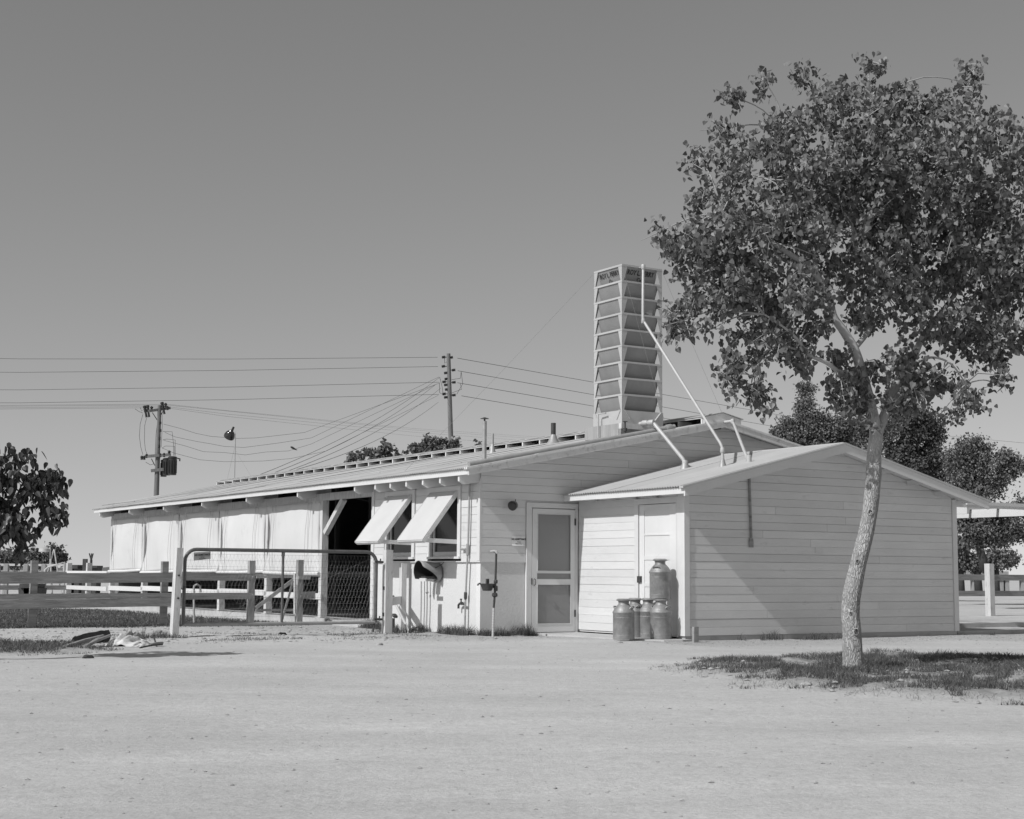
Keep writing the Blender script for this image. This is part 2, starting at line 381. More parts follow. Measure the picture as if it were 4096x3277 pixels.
def gravel(x, y):      # coarse gravel along the foot of the buildings
    p = loc(Vector((x, y, 0))); e = 0.5*nzs(x, y, 0.6, 1.0)
    du = max(0.0, -p.x, p.x-9.5); dv = max(0.0, -3.05-p.y if p.x > 1.2 else -0.2-p.y)
    d = math.hypot(du*0.8, dv)
    return (1-sstep(0.6, 2.6, d+e))*(1-sstep(5.0, 6.0, p.y))
def gz(x, y):
    z = 0.018*nzs(x, y, 0.35, 9.0) + 0.010*nzs(x, y, 1.3, 4.0) + 0.004*nzs(x, y, 4.0, 6.0)
    mo = mound(x, y)
    z += mo*(0.06 + 0.05*nzs(x, y, 1.5, 8.0) + 0.035*nzs(x, y, 4.0, 2.0))
    pg = pile_grass(x, y); z += pg*(0.03 + 0.02*nzs(x, y, 2.0, 7.7))
    p = loc(Vector((x, y, 0)))
    # trodden, stony ground in front of the gate and along the fence
    k = sstep(-0.6, 0.8, p.y)*(1-sstep(5.0, 6.0, p.y))*(1-sstep(-0.9, -0.2, p.x))
    z += k*(0.018*nzs(x, y, 2.2, 3.3) + 0.014*nzs(x, y, 5.5, 1.3))
    # soil banked up behind the gate post, two shallow wheel tracks in the yard
    t1 = math.exp(-((y - 9.3 - 0.28*x + 0.02*x*x)/0.30)**2); t2 = math.exp(-((y - 12.2 - 0.10*x)/0.30)**2)
    t3 = math.exp(-((y - 10.9 - 0.28*x + 0.02*x*x)/0.22)**2); t4 = math.exp(-((y - 7.4 - 0.16*x + 0.03*x*x)/0.25)**2)
    z -= 0.016*(t1 + t2 + t3 + t4)*(1-mo)*(0.6+0.8*nzs(x, y, 0.8, 5.5))
    z += gravel(x, y)*(0.006*nzs(x, y, 9.0, 2.0))
    f = sstep(-17, -15.5, x)*(1-sstep(20.5, 22, x))*sstep(3.0, 4.0, y)*(1-sstep(40, 42, y))
    return z*f
def build_ground():
    x0, x1, y0, y1, st = -17.0, 22.0, 3.0, 42.0, 0.13
    nx = int((x1-x0)/st); ny = int((y1-y0)/st)
    vs_ = []; so = []; tr = []; gr = []
    for j in range(ny+1):
        y = y0 + (y1-y0)*j/ny
        for i in range(nx+1):
            x = x0 + (x1-x0)*i/nx
            vs_.append((x, y, gz(x, y))); tr.append(tracks(x, y)); gr.append(gravel(x, y))
            so.append(min(1.0, 0.95*mound(x, y)**1.4 + 0.9*pile_grass(x, y) + 1.0*lawn(x, y)))
    fs = [(j*(nx+1)+i, j*(nx+1)+i+1, (j+1)*(nx+1)+i+1, (j+1)*(nx+1)+i) for j in range(ny) for i in range(nx)]
    R = 6000.0; k = len(vs_)
    out = [(-R,-R,0),(R,-R,0),(R,R,0),(-R,R,0),(x0,y0,0),(x1,y0,0),(x1,y1,0),(x0,y1,0)]
    vs_ += out; so += [0.15]*4 + [0]*4; tr += [0]*8; gr += [0]*8
    fs += [(k,k+1,k+5,k+4),(k+1,k+2,k+6,k+5),(k+2,k+3,k+7,k+6),(k+3,k,k+4,k+7)]
    me = bpy.data.meshes.new('ground'); me.from_pydata(vs_, [], fs)
    for nm_, dat_ in (('soil', so), ('track', tr), ('gravel', gr)): a = me.attributes.new(nm_, 'FLOAT', 'POINT'); a.data.foreach_set('value', dat_)
    for p in me.polygons: p.use_smooth = True
    me.materials.append(MATS['dirt'])
    ob = bpy.data.objects.new('ground', me); C.objects.link(ob); ob['kind'] = 'structure'
build_ground()

# hills, very faint, on the far left horizon
hm = MB(); n = 90
for i in range(n+1):
    x = -1500 + 1100*i/n; hgt = 16*max(0, noise.noise(Vector((x*0.006, 3.3, 0)))+0.35) + 5
    hm.v += [(x, 2600, -2), (x, 2600, hgt), (x, 2900, -2)]
for i in range(n):
    a = i*3; b = a+3; hm.f += [(a,b,b+1,a+1),(a+1,b+1,b+2,a+2)]
me = hm.mesh('hills'); mat('hill_scrub', 0.16, 0.95); me.materials.append(MATS['hill_scrub'])
ob = bpy.data.objects.new('hills', me); C.objects.link(ob); ob['kind'] = 'structure'

# ================================================================== dairy barn
EZ, SL = 2.80, 0.2025            # roof top at the eave line u=-0.42, slope
def rz(u): return EZ + SL*((u if u < 5.1 else 10.2-u) + 0.42)
barn = thing('dairy_barn', 'long white dairy barn with corrugated roof and a row of canvas side curtains', 'barn', (0,0,0))
WL = 10.2; VE = 20.95            # width, length of the curtained part
# --- gable wall: backing, boards one by one
g = MB().prism([(0.02,1.25),(10.18,1.25),(10.18,2.83),(5.1,3.86),(0.02,2.83)], 1, 0.022, 0.06)
gable = g.part('gable_wall', 'white_paint', barn)
MB().prism([(2.0,0.0),(10.18,0.0),(10.18,1.25),(2.0,1.25)], 1, 0.022, 0.06).part('lower_wall', 'white_paint', barn)
def top_u(z):      # half-range of the gable at height z
    s = (z - 2.83)/SL
    return (0.0 if z <= 2.83 else s, 10.2 if z <= 2.83 else 10.2 - s)
z = 1.262; BS = 0.1315
while z < 3.84:
    zt = z + BS - rnd(0.0015, 0.0075)
    a0, b0 = top_u(z); a1, b1 = top_u(min(zt, 3.855))
    pro = rnd(-0.0025, 0.0025)
    segs = [(a0, b0, a1, b1)]
    if z < 2.27: segs = [(a0, 0.905, a1, 0.905)]
    elif random.random() < 0.5 and b0-a0 > 3:
        c = rnd(1.2, 4.0); segs = [(a0, c-0.002, a1, c-0.002), (c+0.002, b0, c+0.002, b1)]
    for s0, e0, s1, e1 in segs:
        if e0 - s0 > 0.05: MB().prism([(s0,z),(e0,z),(max(e1,s1+0.02),zt),(s1,zt)], 1, -0.002+pro, 0.021).part('board', 'white_paint', gable)
    z += BS
# --- concrete lower wall round the near corner
MB().box(0.018, 0.905, 0.02, 0.16, -0.2, 1.24).part('concrete_base', 'plaster', barn)
MB().box(0.022, 0.16, 0.0201, 4.12, -0.2, 1.238).part('concrete_base', 'plaster', barn)
MB().box(-0.012, 0.905, -0.008, 0.02, 1.236, 1.2615).part('drip_board', 'trim_paint', barn)
MB().box(-0.012, 0.02, 0.0205, 4.14, 1.2365, 1.261).part('drip_board', 'trim_paint', barn)
# --- long wall, milk-room end: boards between the windows
long_wall = MB().box(0.022, 0.06, 0.06, 0.66, 1.25, 2.66).box(0.022, 0.06, 1.84, 2.36, 1.25, 2.66).box(0.022, 0.06, 3.60, 4.12, 1.25, 2.66) \
    .box(0.022, 0.06, 0.66, 1.84, 2.5, 2.66).box(0.022, 0.06, 2.36, 3.60, 2.5, 2.66).part('long_wall', 'white_paint', barn)
z = 1.262
while z < 2.62:
    zt = z + BS - rnd(0.0015, 0.0075); p = rnd(-0.002, 0.002)
    for a, b in ((0.10, 0.655), (1.85, 2.345), (3.615, 4.03)):
        MB().box(-0.002+p, 0.021, a, b, z, zt).part('board', 'white_paint', long_wall)
    if z > 2.55:
        for a, b in ((0.66, 1.845), (2.35, 3.61)): MB().box(-0.002+p, 0.021, a, b, z, zt).part('board', 'white_paint', long_wall)
    z += BS
MB().box(-0.018, 0.021, -0.0045, 0.095, 1.262, 2.66).part('corner_board', 'trim_paint', barn)
MB().box(-0.015, 0.10, 4.035, 4.15, 0.02, 2.70).part('jamb', 'trim_paint', barn)
# --- windows with awning shutters
for a, b in ((0.77, 1.74), (2.47, 3.44)):
    win = MB().box(-0.022, 0.02, a-0.105, a, 1.33, 2.52).box(-0.022, 0.02, b, b+0.105, 1.33, 2.52).box(-0.026, 0.02, a-0.12, b+0.12, 2.48, 2.57).part('window', 'trim_paint', barn)
    MB().box(-0.06, 0.02, a-0.13, b+0.13, 1.295, 1.335).part('sill', 'trim_paint', win)
    MB().box(0.03, 0.07, a, a+0.06, 1.335, 2.48).box(0.03, 0.07, b-0.06, b, 1.335, 2.48).box(0.0305, 0.0695, a+0.06, b-0.06, 1.335, 1.42).box(0.0305, 0.0695, a+0.06, b-0.06, 2.41, 2.48).part('sash', 'trim_paint', win)
    MB().box(0.050, 0.054, a+0.06, b-0.06, 1.42, 2.41).part('pane', 'glass_dark', win)
    # awning shutter hinged at the head
    hz, tip_u, tip_z = 2.475, -0.70, 1.60
    sh = part_group('shutter', barn)
    d = Vector((tip_u+0.03, 0, tip_z-hz)).normalized(); nrm = Vector((d.z, 0, -d.x))   # outward
    if nrm.x > 0: nrm = -nrm
    p0 = Vector((-0.03, 0, hz)); L_ = (Vector((tip_u, 0, tip_z)) - p0).length
    def slab(t0, t1, v0, v1, n0, n1):
        mb = MB(); q = []
        for n_ in (n0, n1):
            for t_, v_ in ((t0,v0),(t1,v0),(t1,v1),(t0,v1)): q.append(p0 + d*t_ + nrm*n_ + Vector((0, v_, 0)))
        return mb.add(q, [(0,1,2,3),(7,6,5,4),(0,4,5,1),(1,5,6,2),(2,6,7,3),(3,7,4,0)])
    slab(0.012, L_-0.012, a+0.012, b-0.012, -0.006, 0.012).part('panel', 'shutter_paint', sh)
    slab(0, L_, a, a+0.05, -0.062, -0.007).part('frame_strip', 'worn_paint', sh)
    slab(0, L_, b-0.05, b, -0.062, -0.007).part('frame_strip', 'worn_paint', sh)
    slab(L_-0.05, L_, a+0.051, b-0.051, -0.062, -0.0075).part('frame_strip', 'worn_paint', sh)
    for e_ in (a+0.003, b-0.009):
        slab(0.0, L_, e_, e_+0.006, -0.0055, 0.016).part('edging', 'trim_paint', sh)
    MB().beam((tip_u+0.04, a+0.03, tip_z+0.01), (0.0, a+0.01, tip_z-0.01), 0.03, 0.075).part('stay', 'trim_paint', sh)
# --- door on the gable wall: casing, panelled inner door, screen door
dr = MB().box(0.914, 1.022, -0.026, 0.05, 0.03, 2.19).box(1.925, 1.985, -0.026, 0.05, 0.03, 2.19).box(0.914, 1.985, -0.027, 0.05, 2.19, 2.275).part('screen_door', 'trim_paint', barn)
MB().box(1.022, 1.925, 0.06, 0.09, 0.03, 2.19).part('inner_door', 'trim_paint', dr)
for zz in (0.30, 0.42, 0.62, 1.0, 1.35, 1.68, 1.95): MB().box(1.14, 1.82, 0.045, 0.0595, zz, zz+rnd(0.10, 0.2)).part('inner_panel', 'trim_paint', dr)
fr = MB().box(1.032, 1.13, -0.03, -0.002, 0.045, 2.175).box(1.832, 1.917, -0.03, -0.002, 0.045, 2.175).box(1.13, 1.832, -0.0295, -0.0025, 2.09, 2.175) \
    .box(1.13, 1.832, -0.0295, -0.0025, 0.87, 0.955).box(1.13, 1.832, -0.0295, -0.0025, 0.045, 0.178).box(1.13, 1.832, -0.0295, -0.0025, 1.055, 1.088).part('door_frame', 'trim_paint', dr)
for a, b in ((0.178, 0.87), (0.955, 1.055), (1.088, 2.09)): MB().box(1.13, 1.832, -0.013, -0.011, a, b).part('fly_screen', 'fly_screen', dr)
for a, b in ((0.178, 0.87), (1.088, 2.09)):
    MB().box(1.13, 1.142, -0.036, -0.0305, a, b).box(1.82, 1.832, -0.036, -0.0305, a, b).box(1.142, 1.82, -0.0355, -0.0305, a, a+0.012).box(1.142, 1.82, -0.0355, -0.0305, b-0.012, b).part('screen_bead', 'trim_paint', dr)
for zz in (1.90, 0.30, ): MB().box(1.905, 1.935, -0.04, -0.031, zz, zz+0.12).part('hinge', 'iron', dr)
MB().box(1.012, 1.03, -0.036, -0.028, 0.86, 0.97).part('latch', 'iron', dr)
MB().tube([(1.07,-0.03,0.96),(1.07,-0.07,0.945),(1.07,-0.075,0.90),(1.07,-0.07,0.86),(1.07,-0.03,0.845)], 0.007, 6).part('door_handle', 'iron', dr)
MB().box(0.914, 1.985, -0.05, 0.05, -0.02, 0.029).part('threshold', 'concrete', dr)
# --- barn posts, plates, rails of the open side
PV = [6.42, 9.32, 12.2, 15.05, 17.95, 20.87]
for i, v_ in enumerate(PV):
    MB().box(-0.012, 0.13, v_, v_+0.135, 0.10, 2.52).part('post', 'weathered_white', barn)
    MB().box(-0.05, 0.17, v_-0.05, v_+0.20, -0.05, 0.13).part('footing', 'concrete', barn)
MB().box(0.0, 0.12, 4.16, 21.03, 2.52, 2.665).part('wall_plate', 'weathered_white', barn)
MB().beam((0.06, 6.40, 1.85), (0.06, 5.55, 2.52), 0.10, 0.10).part('knee_brace', 'weathered_white', barn)
MB().beam((0.06, 7.95, 2.50), (0.06, 8.4, 2.52), 0.04, 0.04).part('knee_brace', 'weathered_white', barn)
for i in range(5):
    MB().box(-0.035, -0.013, PV[i]-0.04, PV[i+1]+0.10, 0.49+0.03*(i%2), 0.615+0.03*(i%2)).part('rail', 'white_paint', barn)
    MB().box(0.02, 0.10, PV[i]+0.14, PV[i+1]-0.005, 0.955, 1.0).part('rail', 'weathered_white', barn)
MB().box(-0.06, 10.2, 4.16, 21.1, -0.25, 0.09).part('floor_slab', 'concrete', barn)
MB().box(-0.10, 0.0, 6.0, 21.2, -0.2, 0.115).part('curb', 'concrete', barn)
# --- dark inside: far wall, end wall, partition, stall posts
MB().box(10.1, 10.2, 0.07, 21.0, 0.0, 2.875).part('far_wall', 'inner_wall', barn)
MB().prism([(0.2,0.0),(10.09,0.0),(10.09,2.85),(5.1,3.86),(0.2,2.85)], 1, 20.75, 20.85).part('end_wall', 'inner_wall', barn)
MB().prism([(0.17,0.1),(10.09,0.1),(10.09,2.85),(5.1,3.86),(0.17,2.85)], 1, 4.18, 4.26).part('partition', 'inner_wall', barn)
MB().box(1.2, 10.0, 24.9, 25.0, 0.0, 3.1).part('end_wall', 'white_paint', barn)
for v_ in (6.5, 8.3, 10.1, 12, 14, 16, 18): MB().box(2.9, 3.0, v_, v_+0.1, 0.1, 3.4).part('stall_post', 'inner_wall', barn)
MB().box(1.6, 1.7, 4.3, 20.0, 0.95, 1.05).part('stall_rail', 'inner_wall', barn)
# --- roof: rafters, corrugated sheets, fascia, rakes
for v_ in [0.03, 0.69, 1.32, 1.95, 2.58, 3.2, 4.08, 6.80, 9.63, 12.47, 15.26, 18.09, 20.79]:
    MB().prism([(-0.405, rz(-0.405)-0.035), (-0.405, rz(-0.405)-0.205), (-0.30, rz(-0.3)-0.280), (0.35, rz(0.35)-0.280), (0.35, rz(0.35)-0.035)], 1, v_, v_+0.055).part('rafter', 'trim_paint', barn)
MB().box(-0.435, -0.406, -0.30, 21.28, EZ-0.105, EZ-0.012).part('fascia', 'trim_paint', barn)
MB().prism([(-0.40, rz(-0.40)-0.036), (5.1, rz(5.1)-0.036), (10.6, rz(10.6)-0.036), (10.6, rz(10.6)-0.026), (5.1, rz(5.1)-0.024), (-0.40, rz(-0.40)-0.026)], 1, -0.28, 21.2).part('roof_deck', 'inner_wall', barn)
def corrugated(name, width, length, pitch=0.0677, amp=0.013, mt='zinc', seg=8, wob=0.0):
    nn = int(round(width/pitch*seg)); mb = MB(); rows = 2
    for j in range(rows+1):
        for i in range(nn+1):
            y = width*i/nn
            mb.v.append((length*j/rows, y, amp*math.cos(2*math.pi*y/pitch) + (wob*math.sin(3.1*j/rows+i*0.02))))
    for j in range(rows):
        for i in range(nn): a = j*(nn+1)+i; mb.f.append((a, a+nn+1, a+nn+2, a+1))
    me = mb.mesh(name, smooth=True, ang=80); me.materials.append(MATS[mt]); return me
roof = part_group('roof', barn)
PITCH_ = math.atan(SL); SW = 0.0677*10
lowm = corrugated('roof_sheet', SW, 1.53); upm = corrugated('roof_sheet', SW, 4.05)
rightm = corrugated('roof_sheet', SW, 5.7)
v_ = -0.30; i = 0
while v_ < 24.9:
    dz = rnd(-0.004, 0.004)
    if v_ < 21.0: inst(lowm, 'roof_sheet', roof, (-0.478, v_, rz(-0.478)+0.012+dz), (0, -PITCH_+rnd(-0.003, 0.003), 0))
    inst(upm, 'roof_sheet', roof, (0.98+rnd(-0.02, 0.02), v_, rz(0.98)+0.02+dz), (0, -PITCH_+rnd(-0.0015, 0.0025), 0))
    me_ = rightm
    if v_ < 21.0: inst(me_, 'roof_sheet', roof, (10.69, v_+SW, rz(10.69)), (0, -PITCH_, math.pi))
    v_ += SW; i += 1
# rake boards on the near gable, both sides of the ridge, with a bent metal edge on top
for sgn in (0, 1):
    f = (lambda u: u) if sgn == 0 else (lambda u: 10.2-u)
    q = [(f(-0.43), rz(-0.43)-0.115), (f(5.1), rz(5.1)-0.115), (f(5.1), rz(5.1)-0.012), (f(-0.43), rz(-0.43)-0.012)]
    MB().prism(q, 1, -0.325, -0.29).part('rake_board', 'worn_paint', barn)
    q = [(f(-0.47), rz(-0.47)-0.0115), (f(5.1), rz(5.1)-0.0115), (f(5.1), rz(5.1)+0.026), (f(-0.47), rz(-0.47)+0.026)]
    MB().prism(q, 1, -0.335, -0.23).part('rake_edging', 'worn_paint', barn)
    q = [(f(-0.40), rz(-0.4)-0.05), (f(5.1), rz(5.1)-0.05), (f(5.1), rz(5.1)-0.037), (f(-0.40), rz(-0.4)-0.037)]
    MB().prism(q, 1, -0.289, -0.004).part('soffit', 'trim_paint', barn)
# --- ridge ventilator with a row of openings
RM = part_group('ridge_ventilator', barn); u0, u1 = 4.66, 5.54; zb = rz(4.66)
v_ = 25.0; k = 0
while v_ > -0.2:
    MB().box(u0-0.018, u0+0.30, v_-0.022, v_+0.022, zb-0.06, zb+0.118).part('ventilator_post', 'trim_paint', RM); v_ -= 0.70
MB().box(u0-0.03, u0-0.005, -0.22, 25.05, zb+0.119, zb+0.158).part('ventilator_fascia', 'trim_paint', RM)
MB().box(u1+0.005, u1+0.03, -0.22, 25.05, zb-0.02, zb+0.155).part('ventilator_fascia', 'trim_paint', RM)
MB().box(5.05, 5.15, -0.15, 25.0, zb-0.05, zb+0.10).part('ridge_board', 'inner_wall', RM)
MB().prism([(u0-0.05, zb+0.158), (5.1, zb+0.262), (5.1, zb+0.250), (u0-0.05, zb+0.146)], 1, 0.5, 25.1).part('ventilator_roof', 'tower_zinc', RM)
MB().prism([(u1+0.05, zb+0.158), (5.1, zb+0.262), (5.1, zb+0.250), (u1+0.05, zb+0.146)], 1, -0.28, 25.1).part('ventilator_roof', 'tower_zinc', RM)
MB().prism([(u0-0.05, zb+0.158), (5.1, zb+0.262), (5.1, zb+0.250), (u0-0.05, zb+0.146)], 1, -0.28, 0.495).part('ventilator_roof', 'tower_zinc', RM)
MB().prism([(u0, zb-0.01), (u1, zb-0.01), (u1+0.005, zb+0.145), (5.1, zb+0.245), (u0-0.005, zb+0.145)], 1, -0.262, -0.235).part('ventilator_gable', 'trim_paint', RM)
v_ = 24.6; 
for k in range(34):        # buckled cap strips
    MB().prism([(u0-0.06, zb+0.163), (u0+0.12, zb+0.200+rnd(0,0.012)), (u0+0.12, zb+0.194), (u0-0.06, zb+0.160)], 1, v_-rnd(0.25,0.5), v_).part('cap_strip', 'tower_zinc', RM); v_ -= 0.72
# --- canvas roll curtains
random.seed(21)
for i in range(5):
    a, b = PV[i]+0.10, PV[i+1]+0.04
    ob_ = part_group('canvas_curtain', barn)
    nu, nv_ = 26, 24; mb = MB(); ztop, zbot = 2.50, 1.06 + rnd(-0.03, 0.03)
    skew = rnd(-0.05, 0.05); ph = rnd(0, 6)
    for j in range(nv_+1):
        t = j/nv_
        for k in range(nu+1):
            s = k/nu
            pull = 0.10*math.sin(math.pi*min(1, t*1.05))*(1 if i != 4 else 1)    # edges drawn in towards the middle height
            vv = a + (b-a)*(s + (0.5-s)*pull*(1.0 if abs(s-0.5) > 0.3 else 0.6))
            uu = -0.03 - 0.05*math.sin(math.pi*t)*math.sin(math.pi*s) - 0.012*math.sin(9*s+ph+2*t) - 0.02*t*abs(s-0.5)*math.sin(5*t+ph)
            uu += 0.05*(abs(s-0.5)*2)**4*math.sin(math.pi*t)
            uu += 0.016*noise.noise(Vector((s*5.0+i*7, t*1.6, i)))+0.007*noise.noise(Vector((s*13.0+i*3, t*4.0+s*5, i+4)))
            zz = ztop + (zbot + skew*(s-0.5) - ztop)*t
            mb.v.append((uu, vv, zz))
    for j in range(nv_):
        for k in range(nu): q = j*(nu+1)+k; mb.f.append((q, q+1, q+nu+2, q+nu+1))
    cl = mb.part('canvas', 'canvas', ob_, smooth=True, ang=180)
    md = cl.modifiers.new('th', 'SOLIDIFY'); md.thickness = 0.006
    MB().tube([(-0.05, a-0.06, zbot-skew*0.5-0.02), (-0.06, (a+b)/2, zbot-0.03), (-0.05, b+0.03, zbot+skew*0.5-0.02)], 0.038, 10).part('bottom_roll', 'canvas', ob_, smooth=True)
    for s in (0.13, 0.19, 0.80, 0.86):
        vv = a + (b-a)*s
        MB().tube([(-0.05, vv, 2.50), (-0.105, vv+0.01, 1.9), (-0.12, vv-0.01, 1.5), (-0.085, vv, zbot)], 0.0045, 4).part('cord', 'rope', ob_)
MB().box(-0.02, 0.0, 6.56, 20.9, 2.47, 2.519).part('curtain_batten', 'weathered_white', barn)

# ================================================================== annex with the milk cans
AX0, AX1, AV = 1.997, 8.20, -3.049
AEZ, ASL = 2.435, 0.246; APK = 5.10
def arz(u): return AEZ + ASL*((u if u < APK else 2*APK-u) - 1.70)
anx = thing('dairy_annex', 'low white clapboard annex with gabled corrugated roof behind the curved tree', 'outbuilding', (AX0, AV, 0))
# front gable wall
ew = arz(AX0)-0.06
def atop(z): s = (z-ew)/ASL; return (AX0 if z <= ew else AX0+s, AX1 if z <= ew else 2*APK-AX0-s)
pk = arz(APK)-0.07
fwall = MB().prism([(AX0+0.02, 0.0), (AX1-0.02, 0.0), (AX1-0.02, ew-0.03), (APK, pk-0.02), (AX0+0.02, ew-0.03)], 1, AV+0.024, AV+0.06).part('front_wall', 'white_paint', anx)
z = 0.083
while z < pk-0.03:
    zt = z + BS - rnd(0.0015, 0.0075); a0, b0 = atop(z); a1, b1 = atop(min(zt, pk-0.01)); pro = rnd(-0.003, 0.003)
    x0 = a0 + (0.095 if z < ew else 0); x1 = b0 - (0.095 if z < ew else 0); y0 = max(x0, a1); y1 = min(x1, b1)
    segs = [(x0, x1, y0, y1)]
    if random.random() < 0.55 and x1-x0 > 4:
        c = rnd(x0+1.2, x1-1.2); segs = [(x0, c-0.002, y0, c-0.002), (c+0.002, x1, c+0.002, y1)]
    for s0, e0, s1, e1 in segs: MB().prism([(s0,z),(e0,z),(max(e1,s1+0.02),zt),(s1,zt)], 1, AV+pro, AV+0.023).part('board', 'white_paint', fwall)
    z += BS
MB().box(AX0+0.01, AX1-0.01, AV+0.012, AV+0.2, -0.2, 0.075).part('concrete_sill', 'concrete', anx)
MB().box(AX0-0.02, AX0+0.085, AV-0.016, AV+0.022, 0.078, ew).part('corner_board', 'trim_paint', anx)
MB().box(AX1-0.085, AX1+0.02, AV-0.02, AV+0.022, 0.076, ew-0.01).part('corner_board', 'trim_paint', anx)
MB().box(AX0-0.0195, AX0+0.02, AV+0.0225, AV+0.18, 0.078, ew).part('corner_board', 'trim_paint', anx)
MB().box(AX1-0.05, AX1, AV+0.023, -0.0, 0.0, ew).part('right_wall', 'white_paint', anx)
# left wall with the door
lwall = MB().box(AX0+0.024, AX0+0.06, -1.74, -0.03, 0.05, ew).box(AX0+0.024, AX0+0.06, -2.86, -1.7405, 2.26, ew).part('left_wall', 'white_paint', anx)
z = 0.083
while z < ew-0.05:
    p = rnd(-0.0025, 0.0025); MB().box(AX0+p, AX0+0.023, -1.70, -0.03, z, min(z+BS-rnd(0.001,0.006), ew)).part('board', 'white_paint', lwall); z += BS
d2 = MB().box(AX0-0.02, AX0+0.03, -1.82, -1.712, 0.05, 2.205).box(AX0-0.02, AX0+0.03, -2.866, -2.84, 0.05, 2.205).box(AX0-0.021, AX0+0.03, -2.866, -1.712, 2.206, 2.30).part('plank_door', 'trim_paint', anx)
MB().box(AX0+0.012, AX0+0.045, -2.832, -1.828, 0.06, 2.198).part('door_leaf', 'trim_paint', d2)
MB().box(AX0+0.0, AX0+0.0115, -1.965, -1.829, 0.06, 2.197).box(AX0+0.0, AX0+0.0115, -2.831, -2.655, 0.06, 2.197).part('stile', 'trim_paint', d2)
for zz in (0.42, 0.86, 1.30, 1.70): MB().box(AX0+0.001, AX0+0.0112, -2.654, -1.966, zz-0.012, zz+0.05 if zz < 1.7 else zz+0.012).part('door_rail', 'trim_paint', d2)
MB().box(AX0+0.001, AX0+0.0112, -2.654, -1.966, 2.10, 2.1965).part('door_rail', 'trim_paint', d2)
MB().box(AX0-0.03, AX0-0.001, -1.90, -1.80, 0.915, 1.02).part('padlock_hasp', 'iron', d2)
# rafters ends, fascia, roof, rakes
for v_ in (-0.55, -1.12, -1.72, -2.30, -2.85): MB().box(1.70, AX0, v_-0.035, v_+0.02, arz(1.75)-0.145, arz(1.75)-0.075).part('rafter', 'trim_paint', anx)
MB().box(1.665, 1.695, -3.45, -0.06, AEZ-0.118, AEZ-0.02).part('fascia', 'trim_paint', anx)
MB().prism([(1.70, arz(1.70)-0.052), (APK, arz(APK)-0.052), (8.5, arz(8.5)-0.052), (8.5, arz(8.5)-0.036), (APK, arz(APK)-0.034), (1.70, arz(1.70)-0.036)], 1, -3.45, -0.04).part('roof_deck', 'trim_paint', anx)
roof2 = part_group('roof', anx); AP = math.atan(ASL)
am = corrugated('roof_sheet', SW, 3.60, amp=0.013); v_ = -3.43
for k in range(5):
    inst(am, 'roof_sheet', roof2, (1.625, v_, arz(1.625)+0.010+rnd(-0.003, 0.004)), (0, -AP, 0))
    inst(am, 'roof_sheet', roof2, (2*APK-1.60, v_+SW, arz(1.60)+rnd(-0.003, 0.004)), (0, -AP, math.pi)); v_ += SW
MB().prism([(APK-0.10, arz(APK-0.1)+0.016), (APK, arz(APK)+0.030), (APK+0.10, arz(APK-0.1)+0.016), (APK, arz(APK)+0.016)], 1, -3.44, -0.04).part('ridge_cap', 'zinc', anx)
for sgn in (0, 1):
    f = (lambda u: u) if sgn == 0 else (lambda u: 2*APK-u)
    en = 1.665 if sgn == 0 else 1.60
    MB().prism([(f(en), arz(en)-0.150), (f(APK), arz(APK)-0.150), (f(APK), arz(APK)-0.014), (f(en), arz(en)-0.014)], 1, -3.485, -3.452).part('rake_board', 'trim_paint', anx)
    MB().prism([(f(en-0.05), arz(en-0.05)-0.0135), (f(APK), arz(APK)-0.0135), (f(APK), arz(APK)+0.020), (f(en-0.05), arz(en-0.05)+0.020)], 1, -3.500, -3.395).part('rake_edging', 'zinc', anx)
for u_ in (6.3, 7.0, 7.7): MB().box(u_-0.02, u_+0.02, -3.45, -3.05, arz(u_)-0.15, arz(u_)-0.06).part('lookout', 'trim_paint', anx)
MB().box(8.20, 8.45, -3.02, -2.97, arz(8.3)-0.16, arz(8.3)-0.06).part('rafter', 'trim_paint', anx)
# loose bent roofing at the right eave
mb = MB()
for i in range(9):
    for j in range(3):
        s = i/8; mb.v.append((6.9+1.75*s, -3.3+0.25*j, arz(6.9+1.75*s)+0.03+0.055*math.sin(2.6*s*1.2)*(1-0.3*j)+0.02*math.sin(7*s+j)))
for i in range(8):
    for j in range(2): q = i*3+j; mb.f.append((q, q+3, q+4, q+1))
mb.part('loose_roofing', 'zinc', anx, smooth=True)
# patched square in the siding
MB().box(4.78, 4.96, AV-0.006, AV-0.0035, 1.43, 1.53).part('patch', 'white_paint', anx)
# low concrete apron by the door
ap = MB(); pts = [(0.93,0.015),(0.93,-0.10),(1.02,-0.30),(1.10,-1.0),(1.18,-1.9),(1.30,-2.8),(1.46,-3.20),(1.75,-3.30),(1.985,-3.27),(1.985,0.015)]
ap.prism(pts, 2, -0.1, 0.032)
apo = ap.solo('door_apron', 'concrete', 'low pale concrete step along the annex under the milk cans', 'step', (1.5,-1.5,0))

